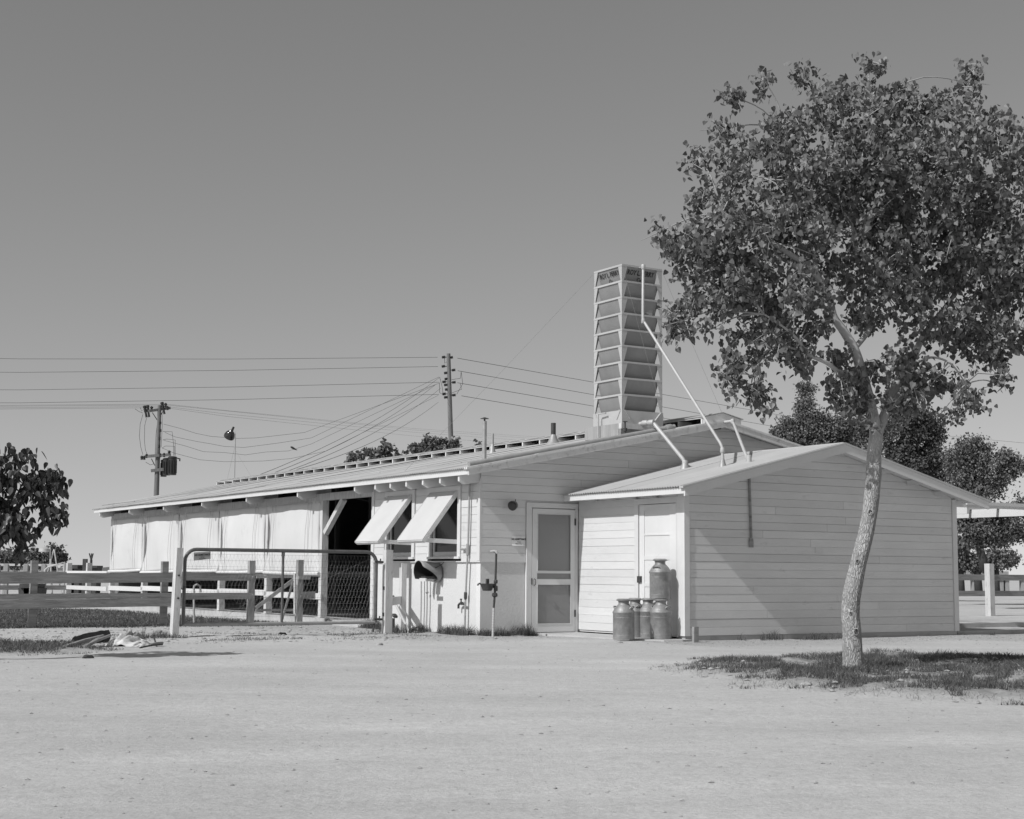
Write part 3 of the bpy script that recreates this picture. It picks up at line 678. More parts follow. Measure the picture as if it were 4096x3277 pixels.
# ================================================================== cooling tower on the roof
TX0, TX1, TY0, TY1 = 3.107, 4.03, 0.20, 1.11; TB, TT = 4.05, 6.775
tw = thing('cooling_tower', 'tall square sheet metal cooling tower with nine tiers of louvres on the roof', 'cooling tower', (3.57, 0.65, 3.5))
NT = 9; TH_ = (TT-TB)/NT
faces = [  # origin corner, along, inward
    (Vector((TX0, TY0, 0)), Vector((1,0,0)), Vector((0,1,0)), TX1-TX0),
    (Vector((TX0, TY1, 0)), Vector((0,-1,0)), Vector((1,0,0)), TY1-TY0),
    (Vector((TX1, TY1, 0)), Vector((-1,0,0)), Vector((0,-1,0)), TX1-TX0),
    (Vector((TX1, TY0, 0)), Vector((0,1,0)), Vector((-1,0,0)), TY1-TY0)]
def quadslab(pts, th, nrm):
    mb = MB(); q = [Vector(p) for p in pts]; nrm = Vector(nrm).normalized()
    mb.add(q + [p + nrm*th for p in q], [(3,2,1,0),(4,5,6,7),(0,1,5,4),(1,2,6,5),(2,3,7,6),(3,0,4,7)]); return mb
for fi, (og, al, inn, wd) in enumerate(faces):
    for k in range(NT):
        z1 = TB + TH_*(k+1); z0 = TB + TH_*k
        Z = lambda z: Vector((0,0,z))
        ins = 0.115; e = 0.105
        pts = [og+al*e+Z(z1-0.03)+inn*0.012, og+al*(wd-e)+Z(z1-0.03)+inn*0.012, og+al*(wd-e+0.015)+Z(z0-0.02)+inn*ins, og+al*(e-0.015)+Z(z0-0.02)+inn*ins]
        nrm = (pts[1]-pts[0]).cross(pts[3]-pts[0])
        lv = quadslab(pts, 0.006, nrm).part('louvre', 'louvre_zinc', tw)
        # rim along the top of the tier, bent outwards
        quadslab([og+al*0.0+Z(z1-0.035)-inn*0.004, og+al*wd+Z(z1-0.035)-inn*0.004, og+al*wd+Z(z1)-inn*0.004, og+Z(z1)-inn*0.004], 0.018, inn).part('rim', 'tower_zinc', tw)
        # tapering corner sheets
        for side in (0, 1):
            A = og if side == 0 else og+al*wd; d_ = al if side == 0 else -al
            quadslab([A+Z(z0)+inn*0.0, A+d_*0.045+Z(z0), A+d_*0.125+Z(z1-0.0355), A+Z(z1-0.0355)], 0.006, inn).part('corner_sheet', 'tower_zinc', tw)
        if k == NT-1 and fi in (0, 1):
            dn = (pts[3]-pts[0]).normalized(); n2 = nrm.normalized()
            if n2.dot(inn) > 0: n2 = -n2
            c0 = (pts[0]+pts[1])/2
            text_part('lettering', 'ROY L. PERRY', 0.135, 'ink', tw, c0+dn*0.105+n2*0.012, al, -dn, 0.74, 0.0018)
            text_part('lettering', 'Co', 0.12, 'ink', tw, c0+dn*0.235+n2*0.012, al, -dn, 0.75, 0.0012)
MB().box(TX0-0.012, TX1+0.012, TY0-0.012, TY0, 3.80, TB-0.002).box(TX0-0.012, TX0, TY0, TY1, 3.80, TB-0.002).box(TX0, TX1+0.012, TY1, TY1+0.012, 3.80, TB-0.002).box(TX1, TX1+0.012, TY0, TY1, 3.80, TB-0.002).part('basin', 'tower_zinc', tw)
MB().box(TX0+0.0, TX1, TY0+0.0, TY1, 3.81, 3.84).part('basin_floor', 'iron', tw)
wbx = MB().box(TX0-0.05, TX1+0.06, TY0-0.05, TY0+0.04, 3.70, 3.80).part('timber', 'weathered_white', tw)
MB().box(TX0-0.05, TX1+0.02, TY0-0.035, TY0+0.04, 3.40, 3.695).part('timber', 'old_wood', tw)
MB().box(TX0-0.055, TX0+0.0, TY0+0.041, TY1+0.22, 3.56, 3.80).part('timber', 'post_wood', tw)
MB().box(TX0-0.05, TX0+0.0, TY0+0.041, TY1+0.20, 3.38, 3.557).part('timber', 'post_wood', tw)
for a, b in (((TX0+0.04,TY0-0.02,TB),(TX0+0.16,TY0-0.02,TB-0.16)), ((TX1-0.05,TY0-0.02,TB),(TX1-0.19,TY0-0.02,TB-0.16)), ((TX0-0.02,TY0+0.05,TB),(TX0-0.02,TY0+0.16,TB-0.16)), ((TX0-0.02,TY1-0.05,TB),(TX0-0.02,TY1-0.16,TB-0.16))):
    MB().beam(a, b, 0.006, 0.045, (0,1,0)).part('strap', 'tower_zinc', tw)
for (dx, dy) in ((0.3,0.5),(0.6,0.5)): MB().tube([(TX0+dx, TY0+dy, 3.84), (TX0+dx, TY0+dy, TT-0.1)], 0.02, 6).part('inner_pipe', 'iron', tw)
# guy wires
for nm, a, b in (('g', (TX0, TY0, TT), (3.75, -0.33, 3.62)), ('g', (TX1, TY0, TT-0.02), (5.15, -0.2, 4.05)), ('g', (TX0, TY1, TT-0.03), (0.4, 3.6, 2.98))):
    MB().tube([a, ((a[0]+b[0])/2, (a[1]+b[1])/2, (a[2]+b[2])/2-0.03), b], 0.0025, 4).part('guy_wire', 'fence_wire', tw)

# ================================================================== pipes and vents on the roofs
def pipe_thing(name, pts, r, mt, label, cat, base, fl=None, joints=()):
    t = thing(name, label, cat, base)
    MB().tube(pts, r, 10).part('pipe', mt, t, smooth=True, ang=50)
    for j in joints: MB().lathe([(r*1.35,-r*1.6),(r*1.5,-r*1.2),(r*1.5,r*1.2),(r*1.35,r*1.6)], j[0], 10, j[1]).part('fitting', mt, t, smooth=True)
    if fl: MB().lathe([(r*3.2, -0.05), (r*2.6, 0.0), (r*1.25, 0.13), (r*1.1, 0.15)], fl, 12).part('flashing', 'grey_pipe', t, smooth=True)
    return t
P1 = onv(2890,1785,-2.21); P0 = onv(2571,1285,TY0-0.10); PT = onv(2573,1068,TY0-0.10); F1 = (P1.x, -2.21, arz(P1.x))
pipe_thing('supply_pipe', [(PT.x, TY0+0.2, PT.z), PT, (P0.x, P0.y, P0.z+0.03), (P0.x+0.02, P0.y-0.04, P0.z-0.04), (P1.x-0.03, -2.19, P1.z+0.05), (P1.x, -2.21, P1.z-0.03), F1], 0.027, 'pale_pipe',
    'long pale pipe slanting from the tower top down to the annex roof', 'pipe', F1, F1, (((P0.x+0.005,P0.y-0.01,P0.z-0.0),(0,0,1)), ((P1.x,-2.21,P1.z-0.07),(0,0,1)), (PT,(0,0,1))))
Q0 = onv(2565,1695,TY0-0.05); Q1 = onv(2612,1690,TY0-0.35); Q2 = onv(2740,1850,-0.98); F2 = (Q2.x, -0.98, arz(Q2.x))
pipe_thing('return_pipe', [(Q0.x, TY0-0.0, Q0.z), (Q0.x+0.02, TY0-0.12, Q0.z+0.005), (Q1.x, TY0-0.33, Q1.z), (Q1.x+0.03, TY0-0.38, Q1.z-0.05), (Q2.x-0.03, -0.96, Q2.z+0.06), (Q2.x, -0.98, Q2.z), F2], 0.036, 'pale_pipe',
    'thick pale pipe from the tower basin down to the annex roof', 'pipe', F2, F2, (((Q0.x+0.02,TY0-0.14,Q0.z+0.005),(0.3,-1,0)), ((Q1.x-0.01,TY0-0.31,Q1.z),(0.3,-1,0)), ((Q2.x,-0.98,Q2.z-0.02),(0,0,1))))
R0 = onv(2890,1690,-0.27); R1 = onv(2931,1686,-0.5); R2 = onv(2996,1845,-2.63); F3 = (R2.x, -2.63, arz(R2.x))
pipe_thing('overflow_pipe', [(R0.x, -0.25, R0.z), (R1.x-0.03, -0.48, R1.z), (R1.x, -0.52, R1.z-0.03), (R2.x-0.01, -2.6, R2.z+0.04), (R2.x, -2.63, R2.z-0.04), F3], 0.028, 'pale_pipe',
    'pale pipe from the ridge ventilator gable down to the annex roof', 'pipe', F3, None, (((R1.x,-0.50,R1.z),(0,0,1)),))
MB().lathe([(0.04,-0.06),(0.045,0.0),(0.045,0.13),(0.03,0.14)], F3, 10).part('sleeve', 'pale_pipe', bpy.data.objects['overflow_pipe'], smooth=True)
# pipe lying along the rake
a = Vector((-0.30, -0.10, rz(-0.30)+0.055)); b = Vector((3.95, -0.10, rz(3.95)+0.055))
rp = pipe_thing('rake_pipe', [a, (a+b)/2+Vector((0,0.03,-0.005)), b, b+Vector((0.12,-0.02,0.03))], 0.045, 'grey_pipe', 'fat grey pipe lying on the barn roof along the gable edge', 'pipe', a, None, ((b,(1,0,0.2)),))
MB().tube([(TX0-0.02,TY0-0.12,rz(3.1)+0.06),(TX0-0.02,TY0-0.12,rz(3.1)+0.30)], 0.016, 8).lathe([(0.05,-0.005),(0.05,0.005)], (TX0-0.02,TY0-0.12,rz(3.1)+0.31), 8).lathe([(0.035,-0.03),(0.04,0.03)], (TX0-0.02,TY0-0.12,rz(3.1)+0.16), 8).part('valve', 'iron', rp, smooth=True)
# thin riser left of the tower
pipe_thing('riser_pipe', [(TX0-0.10,TY0+0.62,rz(3.0)), (TX0-0.10,TY0+0.62,4.0), (TX0-0.10,TY0+0.60,4.02), (TX0-0.08,TY0+0.40,4.02)], 0.014, 'pale_pipe', 'thin pale riser pipe at the tower basin corner', 'pipe', (TX0-0.10,TY0+0.62,rz(3.0)))
def vent(name, u, v, z0, z1, r, mt, label, cap, fl=True):
    t = thing(name, label, 'vent pipe', (u, v, z0))
    MB().tube([(u,v,z0-0.05),(u,v,z1)], r, 14).part('pipe', mt, t, smooth=True, ang=50)
    if cap:
        MB().box(u-0.012, u+0.012, v-0.012, v+0.012, z1-0.02, z1+0.05).part('cap_stem', 'iron', t)
        MB().lathe([(0.01,0.075),(r*1.9,0.052),(r*1.95,0.045),(0.01,0.05)], (u,v,z1), 14).part('cap', 'iron', t, smooth=True)
    if fl: MB().lathe([(r*3.4,-0.04),(r*2.2,0.03),(r*1.1,0.17),(r*1.0,0.18)], (u,v,z0), 14).part('flashing', 'grey_pipe', t, smooth=True)
vent('vent_pipe', 1.36, 2.2, rz(1.36)+0.0, 3.90, 0.042, 'grey_pipe', 'tall grey vent pipe with a flat rain cap near the gable', True, False)
vent('vent_pipe', 3.45, 5.4, rz(3.45)+0.03, 4.02, 0.028, 'grey_pipe', 'short thin grey vent pipe with cone flashing on the barn roof', False)
vent('vent_pipe', 4.25, 4.25, rz(4.25)+0.03, 4.20, 0.052, 'iron', 'stubby dark stack with cone flashing beside the ridge ventilator', False)
# flood lamp on a thin mast on the ridge
fl_ = thing('flood_lamp', 'round black flood lamp on a thin mast on the ridge', 'lamp', (5.1, 24.6, 4.08))
L0 = onu(868,1745,5.1); L1 = onu(888,1722,5.1); off = 24.6-25.6
MB().tube([(5.1,24.6,4.05),(5.1,24.63,5.55),(5.1,24.70,5.62),(5.1,24.80,5.62)], 0.016, 6).part('mast', 'grey_pipe', fl_)
ax = Vector((-0.55, -0.35, -0.75)).normalized()
hc = Vector((5.1, L1.y+off, L1.z-0.02)); 
MB().lathe([(0.035,-0.06),(0.04,0.05),(0.05,0.09),(0.10,0.13),(0.155,0.20),(0.185,0.30),(0.178,0.36),(0.05,0.365)], hc, 20, Vector((-0.12,0.62,-0.72))).part('lamp_shade', 'black_enamel', fl_, smooth=True)
for q in ((4.7,23.2),(5.5,25.9),(4.7,26.0)): pass
MB().tube([(5.1,24.6,5.0),(4.72,22.2,3.99)], 0.004, 4).part('guy_wire', 'fence_wire', fl_)
MB().tube([(5.1,24.6,5.2),(5.0,25.0,4.05)], 0.004, 4).part('guy_wire', 'fence_wire', fl_)

# ================================================================== things on and by the walls
# round black lamp by the door
LP = onv(2055,2022,-0.16)
wlamp = thing('wall_lamp', 'small round black lamp on the gable wall above the sign', 'lamp', (LP.x, 0, LP.z))
MB().lathe([(0.015,0.085),(0.05,0.075),(0.078,0.03),(0.085,-0.04),(0.07,-0.06),(0.02,-0.065)], (LP.x,-0.14,LP.z), 18, (0.75,0.45,0.25)).part('lamp_shade', 'black_enamel', wlamp, smooth=True)
MB().tube([(LP.x+0.05,-0.11,LP.z+0.02),(LP.x+0.10,-0.06,LP.z-0.02),(LP.x+0.12,0.0,LP.z-0.03)], 0.016, 8).part('bracket', 'iron', wlamp)
MB().tube([(LP.x+0.09,-0.07,LP.z),(LP.x+0.09,-0.07,LP.z+0.11)], 0.007, 6).part('switch_stem', 'iron', wlamp)
# sign on the gable wall
S0 = onv(2049,2144,-0.02); S1 = onv(2103,2185,-0.02); cx = (S0.x+S1.x)/2; cz = (S0.z+S1.z)/2
sg = thing('warning_sign', 'pale NO ADMITTANCE sign nailed to the gable wall left of the screen door', 'sign', (cx, -0.01, cz))
mb = MB(); nn = 10
for j in range(nn+1):
    for i in range(2):
        t = j/nn; zz = S0.z + (S1.z-S0.z)*t
        mb.v.append(((S0.x if i == 0 else S1.x-0.005), -0.010 - 0.016*max(0,t-0.8)/0.2*(1-0.6*i), zz))
for j in range(nn): q = j*2; mb.f.append((q, q+1, q+3, q+2))
sp = mb.part('plate', 'sign_face', sg); sp.modifiers.new('th','SOLIDIFY').thickness = 0.003
text_part('lettering', 'NO ADMITTANCE', 0.044, 'ink', sg, (cx,-0.0145,cz+0.030), (1,0,0), (0,0,1), 0.80, 0.0016)
text_part('lettering', 'During', 0.028, 'pale_ink', sg, (cx,-0.0145,cz-0.014), (1,0,0), (0,0,1), 0.9, 0.0002)
text_part('lettering', 'Milking Hour', 0.028, 'pale_ink', sg, (cx,-0.0145,cz-0.050), (1,0,0), (0,0,1), 0.9, 0.0002)
# long oar-like paddle on the annex wall
pa = onv(2998,1905,AV-0.03); pb = onv(3006,2190,AV-0.03)
pd = thing('wooden_paddle', 'long thin wooden paddle hanging blade down on the annex gable wall', 'paddle', (pb.x, AV-0.02, pb.z))
MB().beam((pa.x,AV-0.024,pa.z),(pb.x,AV-0.024,pb.z+0.14), 0.036, 0.02, (0,1,0)).part('handle', 'old_wood', pd)
MB().prism([(pb.x-0.03,pb.z+0.15),(pb.x+0.03,pb.z+0.15),(pb.x+0.04,pb.z+0.10),(pb.x+0.04,pb.z),(pb.x-0.04,pb.z),(pb.x-0.04,pb.z+0.10)], 1, AV-0.036, AV-0.012).part('blade', 'old_wood', pd)
# stake by the annex corner
q = loc(onz(2781,2571)); 
MB().beam((q.x,q.y,-0.1),(q.x+0.005,q.y,0.245), 0.055, 0.09).solo('wooden_stake', 'old_wood', 'short split wooden stake in the ground at the annex corner', 'stake', (q.x,q.y,0))
# wall pipes at the barn corner, with tap
def wall_pipe(v, z0, z1, r, mt, label, bends=None):
    t = thing('wall_pipe', label, 'pipe', (-0.05, v, z0))
    MB().tube(bends or [(-0.05,v,z0-0.05),(-0.05,v,z1)], r, 8).part('pipe', mt, t, smooth=True, ang=60); return t
wp = wall_pipe(0.30, 0, 2.58, 0.017, 'grey_pipe', 'tall grey water pipe with a tap on the long wall near the corner', [(-0.05,0.42,-0.05),(-0.05,0.40,0.62),(-0.05,0.33,1.55),(-0.05,0.295,2.60)])
MB().lathe([(0.024,-0.06),(0.03,-0.03),(0.03,0.05),(0.022,0.07)], (-0.05,0.40,0.66), 8).part('coupling', 'iron', wp, smooth=True)
MB().tube([(-0.05,0.405,0.52),(-0.05,0.60,0.525),(-0.05,0.64,0.50),(-0.05,0.64,0.44)], 0.02, 8).lathe([(0.03,-0.02),(0.03,0.03)], (-0.05,0.53,0.525), 8).tube([(-0.05,0.55,0.54),(-0.05,0.55,0.60)], 0.012, 6).tube([(-0.05,0.53,0.60),(-0.05,0.58,0.60)], 0.012, 6).part('tap', 'iron', wp, smooth=True)
MB().tube([(-0.05,0.345,1.47),(-0.05,0.46,1.455),(-0.05,0.57,1.46)], 0.02, 8).lathe([(0.028,-0.05),(0.028,0.05)], (-0.05,0.345,1.50), 8).lathe([(0.027,-0.05),(0.027,0.05)], (-0.05,0.345,1.40), 8).part('branch', 'grey_pipe', wp, smooth=True)
wp2 = thing('wall_pipe', 'pair of thin pipes on the long wall under the metal hood', 'pipe', (-0.04, 1.95, 0))
for v_, zt in ((2.02,1.0),(1.80,0.95)):
    MB().tube([(-0.05,v_,-0.05),(-0.05,v_-0.02,0.5),(-0.05,v_-0.01,zt)], 0.016, 8).part('pipe', 'pale_pipe', wp2, smooth=True)
MB().lathe([(0.02,-0.02),(0.034,0.0),(0.02,0.02)], (-0.05,1.785,0.70), 8).part('valve', 'grey_pipe', wp2)
# curved sheet metal hood with a little white bracket
hd = thing('metal_hood', 'curved dark sheet metal hood over a small white bracket on the long wall', 'hood', (-0.1, 1.65, 1.08))
mb = MB(); n_ = 30
HC = onu(1671,2284,-0.40); HCv, HCz, HR = HC.y-0.02, HC.z, 0.185
for i in range(n_+1):
    ph = math.radians(-100 + 330*i/n_)          # 0 = towards the camera, 90 = up
    cut = max(0.0, math.sin(max(0.0, min(math.pi, (math.radians(25)-ph)*1.05))))
    for k in range(7):
        t = k/6; uo = -0.40 + 0.33*cut
        uu = -0.01 + (uo+0.01)*t; rr = HR*(1.0 - 0.06*(1-t))
        mb.v.append((uu, HCv - rr*math.cos(ph), HCz + rr*math.sin(ph) - 0.03*(1-t)))
for i in range(n_):
    for k in range(6): q = i*7+k; mb.f.append((q, q+1, q+8, q+7))
ho = mb.part('hood_sheet', 'hood_tin', hd, smooth=True, ang=180); ho.modifiers.new('th','SOLIDIFY').thickness = 0.006
dark_mb = MB(); dark_mb.f = list(mb.f); dark_mb.v = [(v_[0]+0.004, HCv+(v_[1]-HCv)*0.955, HCz+(v_[2]-HCz)*0.955) for v_ in mb.v]
dark_mb.part('dark_insert', 'hood_dark', hd, smooth=True, ang=180)  # inner sheet added and coloured dark so the sunlit hood opening looks shaded
MB().lathe([(HR*0.93,0.0),(HR*0.93,0.006)], (-0.02,HCv,HCz-0.03), 24, (1,0,0)).part('hood_back', 'iron', hd)
HV0 = HCv-HR
MB().box(-0.34, 0.02, HCv-0.03, HCv+0.03, 0.90, 0.945).box(-0.36, -0.335, HCv-0.20, HCv+0.03, 0.90, 0.955).part('bracket', 'white_paint', hd)
MB().box(-0.30, -0.10, HCv-0.08, HCv+0.08, 0.956, 0.985).part('gauge', 'iron', hd)
MB().tube([(-0.20,HV0+0.05,1.10),(-0.04,HV0-0.02,1.20),(-0.01,HV0-0.04,1.24)], 0.008, 6).part('hanger', 'iron', hd)

# standpipe with a basin (drinking fountain)
b0 = loc(onz(1971,2549)); Yd = wl(b0.x, b0.y).y
def fx(x, y): return loc(dep(x, y, Yd))
sp_ = thing('drinking_fountain', 'iron standpipe with a shallow dark basin beside the barn corner', 'fountain', (b0.x,b0.y,0))
t1 = fx(1975,2420); t2 = fx(1985,2218); t3 = fx(1984,2208); t4 = fx(1962,2207)
MB().tube([(b0.x,b0.y,-0.05), fx(1975,2432)], 0.021, 10).part('wrapped_pipe', 'pale_pipe', sp_, smooth=True)
for k in range(9):
    a = Vector((b0.x,b0.y,0)).lerp(fx(1975,2432), 0.15+0.09*k); MB().lathe([(0.0222,-0.004),(0.0222,0.004)], a, 10, (0.3,0,1)).part('wrap', 'grey_pipe', sp_)
MB().tube([fx(1975,2433), fx(1981,2350), fx(1985,2218), fx(1984,2209), fx(1976,2206)], 0.019, 10).part('iron_pipe', 'iron', sp_, smooth=True)
MB().tube([fx(1988,2214), fx(1986,2208), fx(1976,2205), fx(1961,2207)], [0.026,0.026,0.020,0.018], 8).part('spout', 'pale_pipe', sp_, smooth=True)
for y_ in (2327, 2350, 2358): MB().lathe([(0.027,-0.03),(0.034,-0.015),(0.034,0.015),(0.027,0.03)], fx(1983,y_), 10).part('coupling', 'iron', sp_, smooth=True)
MB().lathe([(0.03,-0.035),(0.05,-0.02),(0.05,0.02),(0.03,0.035)], fx(1979,2380), 8).tube([fx(1968,2381), fx(1990,2380)], 0.02, 6).part('union', 'iron', sp_, smooth=True)
bc = fx(1949,2346); mb = MB()
prof = [(0.02,-0.075),(0.075,-0.072),(0.095,-0.02),(0.118,0.035),(0.122,0.045),(0.105,0.046),(0.085,-0.01),(0.03,-0.05)]
mb.lathe(prof, bc, 20, cap=False)
bs = mb.part('basin', 'iron', sp_, smooth=True, ang=60)
MB().tube([fx(1926,2339), fx(1918,2334), fx(1912,2338), fx(1911,2343)], 0.014, 8).part('bubbler', 'iron', sp_, smooth=True)
MB().box(bc.x-0.02, bc.x+0.025, bc.y-0.02, bc.y+0.02, bc.z+0.03, bc.z+0.125).part('valve_post', 'iron', sp_)
MB().tube([bc+Vector((0.10,0,0.01)), fx(1983,2352)], 0.025, 8).part('basin_arm', 'iron', sp_)

# ---- milk cans
prof = [(0.160,0.0),(0.168,0.004),(0.170,0.02),(0.170,0.40),(0.176,0.408),(0.179,0.418),(0.176,0.430),(0.168,0.438),(0.155,0.465),(0.132,0.500),(0.106,0.528),(0.088,0.545),(0.084,0.555),(0.084,0.600)]
can_body = MB().lathe(prof, n=28).mesh('body', smooth=True, ang=50); can_body.materials.append(MATS['milk_tin'])
lidm = MB().lathe([(0.086,0.585),(0.090,0.596),(0.118,0.604),(0.121,0.612),(0.110,0.624),(0.088,0.634),(0.045,0.632),(0.03,0.628),(0.002,0.628)], n=28).mesh('lid', smooth=True, ang=50); lidm.materials.append(MATS['milk_tin'])
hm_ = MB().tube([(0.128,-0.052,0.478),(0.150,-0.050,0.500),(0.158,-0.035,0.512),(0.158,0.035,0.512),(0.150,0.050,0.500),(0.128,0.052,0.478)], 0.011, 8).mesh('handle', smooth=True); hm_.materials.append(MATS['milk_tin'])
hoop = MB().lathe([(0.1705,0.0),(0.1725,0.006),(0.1705,0.012)], n=28, cap=False).mesh('hoop', smooth=True); hoop.materials.append(MATS['milk_tin'])
def milk_can(p, rot, label):
    t = thing('milk_can', label, 'milk can', p, 'b', 'tinned milk cans by the annex door'); t.rotation_euler = (0,0,RZ+rot)
    B = BASE[t.name] = Vector((0,0,0))
    inst(can_body, 'body', t, (0,0,0)); inst(lidm, 'lid', t, (0,0,0))
    inst(hm_, 'handle', t, (0,0,0)); inst(hm_, 'handle', t, (0,0,0), (0,0,math.pi))
    inst(hoop, 'hoop', t, (0,0,0.335)); inst(hoop, 'hoop', t, (0,0,0.055)); return t
CZ = 0.032
cl_ = loc(onz(2495,2558,CZ)); cr_ = loc(onz(2644,2556,CZ)); cm_ = loc(onz(2593,2550,CZ)); cb_ = loc(onz(2541,2549,CZ))
cr_.x = min(cr_.x, 1.80); 
milk_can((cl_.x,cl_.y,CZ), math.radians(-62), 'milk can at the front left of the group, handle towards the yard')
milk_can((cr_.x,cr_.y,CZ), math.radians(-75), 'front right milk can, under the stacked one')
milk_can((cm_.x,cm_.y,CZ), math.radians(-20), 'middle milk can with a curved shadow across its body')
milk_can((cb_.x,cb_.y,CZ), math.radians(-100), 'rear milk can half hidden behind the front left one')
tp = loc(dep(2641, 2397, wl(cr_.x, cr_.y).y+0.06)); 
milk_can((tp.x, tp.y, CZ+0.6345), math.radians(28), 'topmost milk can, stacked on the lids of the others')

# ================================================================== gate, posts, fences
GV = 1.30
def gp(x, y, dv=0): return onv(x, y, GV+dv)
gl = gp(741,2202); glb = gp(727,2500); gr_ = gp(1506,2205); grb = gp(1500,2489)
gzt = 0.5*(gl.z+gr_.z); gzb = 0.5*(glb.z+grb.z)
u0g, u1g = glb.x+0.02, gr_.x
gt = thing('farm_gate', 'wide pipe gate filled with wire mesh between two white posts', 'gate', (u0g, GV, 0))
rr = 0.19; pts = [(u0g, GV, gzb)]
for k in range(7): t = math.pi/2*k/6; pts.append((u0g+rr*(1-math.cos(t)), GV, gzt-rr+rr*math.sin(t)))
pts2 = []
for k in range(7): t = math.pi/2*k/6; pts2.append((u1g-rr*(1-math.sin(t)), GV, gzt-rr+rr*math.cos(t)))
MB().tube(pts + pts2 + [(u1g, GV, gzb)], 0.030, 12).part('frame', 'gate_pipe', gt, smooth=True)
MB().tube([(u0g, GV, gzb), (u1g+0.03, GV, gzb)], 0.026, 12).part('bottom_rail', 'grey_pipe', gt, smooth=True)
um = gp(1131,2300).x
MB().tube([(um, GV, gzb), (um, GV, gzt)], 0.022, 10).lathe([(0.03,-0.03),(0.03,0.03)], (um,GV,gzt-0.06), 10).part('upright', 'gate_pipe', gt, smooth=True)
mb = MB(); nh = 12; hs = [gzb+0.02 + (gzt-gzb-0.09)*k/(nh-1) for k in range(nh)]
for zz in hs: mb.tube([(u0g, GV, zz), (um, GV, zz+rnd(-0.006,0.006)), (u1g, GV, zz)], 0.0014, 4, cap=False)
for k in range(nh-1):
    x = u0g + (0.0 if k % 2 else 0.032); za, zb_ = hs[k], hs[k+1]
    while x < u1g-0.06:
        bow = rnd(0.003, 0.009)
        mb.tube([(x, GV, za), (x+0.016+bow, GV, (za+zb_)/2), (x+0.032, GV, zb_)], 0.0010, 3, cap=False)
        mb.tube([(x+0.032, GV, zb_), (x+0.048-bow, GV, (za+zb_)/2), (x+0.064, GV, za)], 0.0010, 3, cap=False)
        x += 0.064
mb.part('wire_mesh', 'fence_wire', gt)
MB().tube([(u1g-0.05,GV+0.01,gzt-0.09), (um+0.9, GV+0.01, 0.98), (um-0.6,GV+0.01,0.55), (u0g+0.6,GV+0.01,0.25)], 0.002, 4).part('brace_wire', 'fence_wire', gt)
for zz, mt in ((gzt-0.16, 'iron'), (gzb+0.06, 'iron')):
    MB().tube([(u1g-0.03,GV-0.02,zz), (u1g+0.12,GV-0.03,zz-0.01)], 0.018, 8).lathe([(0.03,-0.02),(0.03,0.02)], (u1g,GV,zz), 8).tube([(u1g+0.06,GV-0.04,zz-0.03),(u1g+0.06,GV-0.04,zz+0.05)], 0.012, 6).part('hinge', mt, gt, smooth=True)
MB().tube([(u1g-0.02,GV,gzb),(u1g-0.05,GV-0.01,gzb-0.16)], 0.02, 8).part('gate_stop', 'iron', gt)
chx = gp(724,2352)
MB().tube([(chx.x-0.06,GV-0.1,chx.z), (chx.x+0.0,GV-0.06,chx.z-0.02), (chx.x+0.06,GV-0.02,chx.z+0.02), (chx.x+0.02,GV+0.03,chx.z)], 0.010, 6).part('chain', 'iron', gt)
# sign hanging on the gate
a = gp(776,2208,-0.04); b = gp(842,2240,-0.04)
s2 = thing('warning_sign', 'stained NO ADMITTANCE sign hanging on the pipe gate', 'sign', ((a.x+b.x)/2, GV-0.04, b.z))
cx = (a.x+b.x)/2; cz = (a.z+b.z)/2; hw = (b.x-a.x)/2; hh = (a.z-b.z)/2; tl = 0.03
MB().prism([(cx-hw,cz-hh-tl*0.5),(cx+hw,cz-hh+tl*0.5),(cx+hw*0.98,cz+hh+tl*0.3),(cx-hw*1.02,cz+hh-tl*0.3)], 1, GV-0.042, GV-0.036).part('plate', 'old_sign_face', s2)
X = Vector((1,0,0.07)); Yv = Vector((-0.07,0,1))
text_part('lettering', 'NO ADMITTANCE', 0.040, 'ink', s2, (cx,GV-0.045,cz+0.018), X, Yv, 0.80, 0.0016)
text_part('lettering', 'During', 0.024, 'pale_ink', s2, (cx,GV-0.045,cz-0.018), X, Yv, 0.9, 0.0002)
text_part('lettering', 'Milking Hour', 0.024, 'pale_ink', s2, (cx,GV-0.045,cz-0.044), X, Yv, 0.9, 0.0002)
# gate posts
q0 = onv(693,2562,GV-0.1); q1 = onv(716,2192,GV-0.1)
pst = thing('gate_post', 'leaning white square post at the left end of the pipe gate', 'post', (q0.x, GV-0.1, 0), group='gate posts')
MB().beam((q0.x, GV-0.1, q0.z-0.3), (q1.x, GV-0.1, q1.z), 0.105, 0.135, (0,1,0)).part('shaft', 'weathered_white', pst)
for zz in (0.98, 0.62): MB().tube([(q0.x+0.03,GV-0.20,zz),(q0.x+0.03,GV-0.10,zz)], 0.016, 6).part('bolt', 'iron', pst)
q0 = onv(1547,2528,GV); q1 = onv(1546,2200,GV)
pst = thing('gate_post', 'upright white square post at the hinge end of the pipe gate', 'post', (q0.x, GV, 0), group='gate posts')
MB().beam((q0.x, GV, -0.3), (q0.x, GV, q1.z), 0.135, 0.135, (0,1,0)).part('shaft', 'weathered_white', pst)
for zz in (0.75, 0.3): MB().box(q0.x-0.075, q0.x-0.068, GV-0.03, GV+0.03, zz, zz+0.06).part('plate', 'iron', pst)
# short rail from that post to a post against the barn wall
q2 = onu(1612,2300,-0.14)
nf = thing('short_fence', 'short white rail and post between the gate post and the barn wall', 'fence', (q2.x, q2.y, 0))
MB().box(-0.19, -0.09, q2.y-0.05, q2.y+0.05, -0.2, 1.22).part('post', 'weathered_white', nf)
MB().beam((q0.x+0.07, GV+0.02, 0.55), (-0.19, q2.y, 0.55), 0.04, 0.14).part('rail', 'weathered_white', nf)
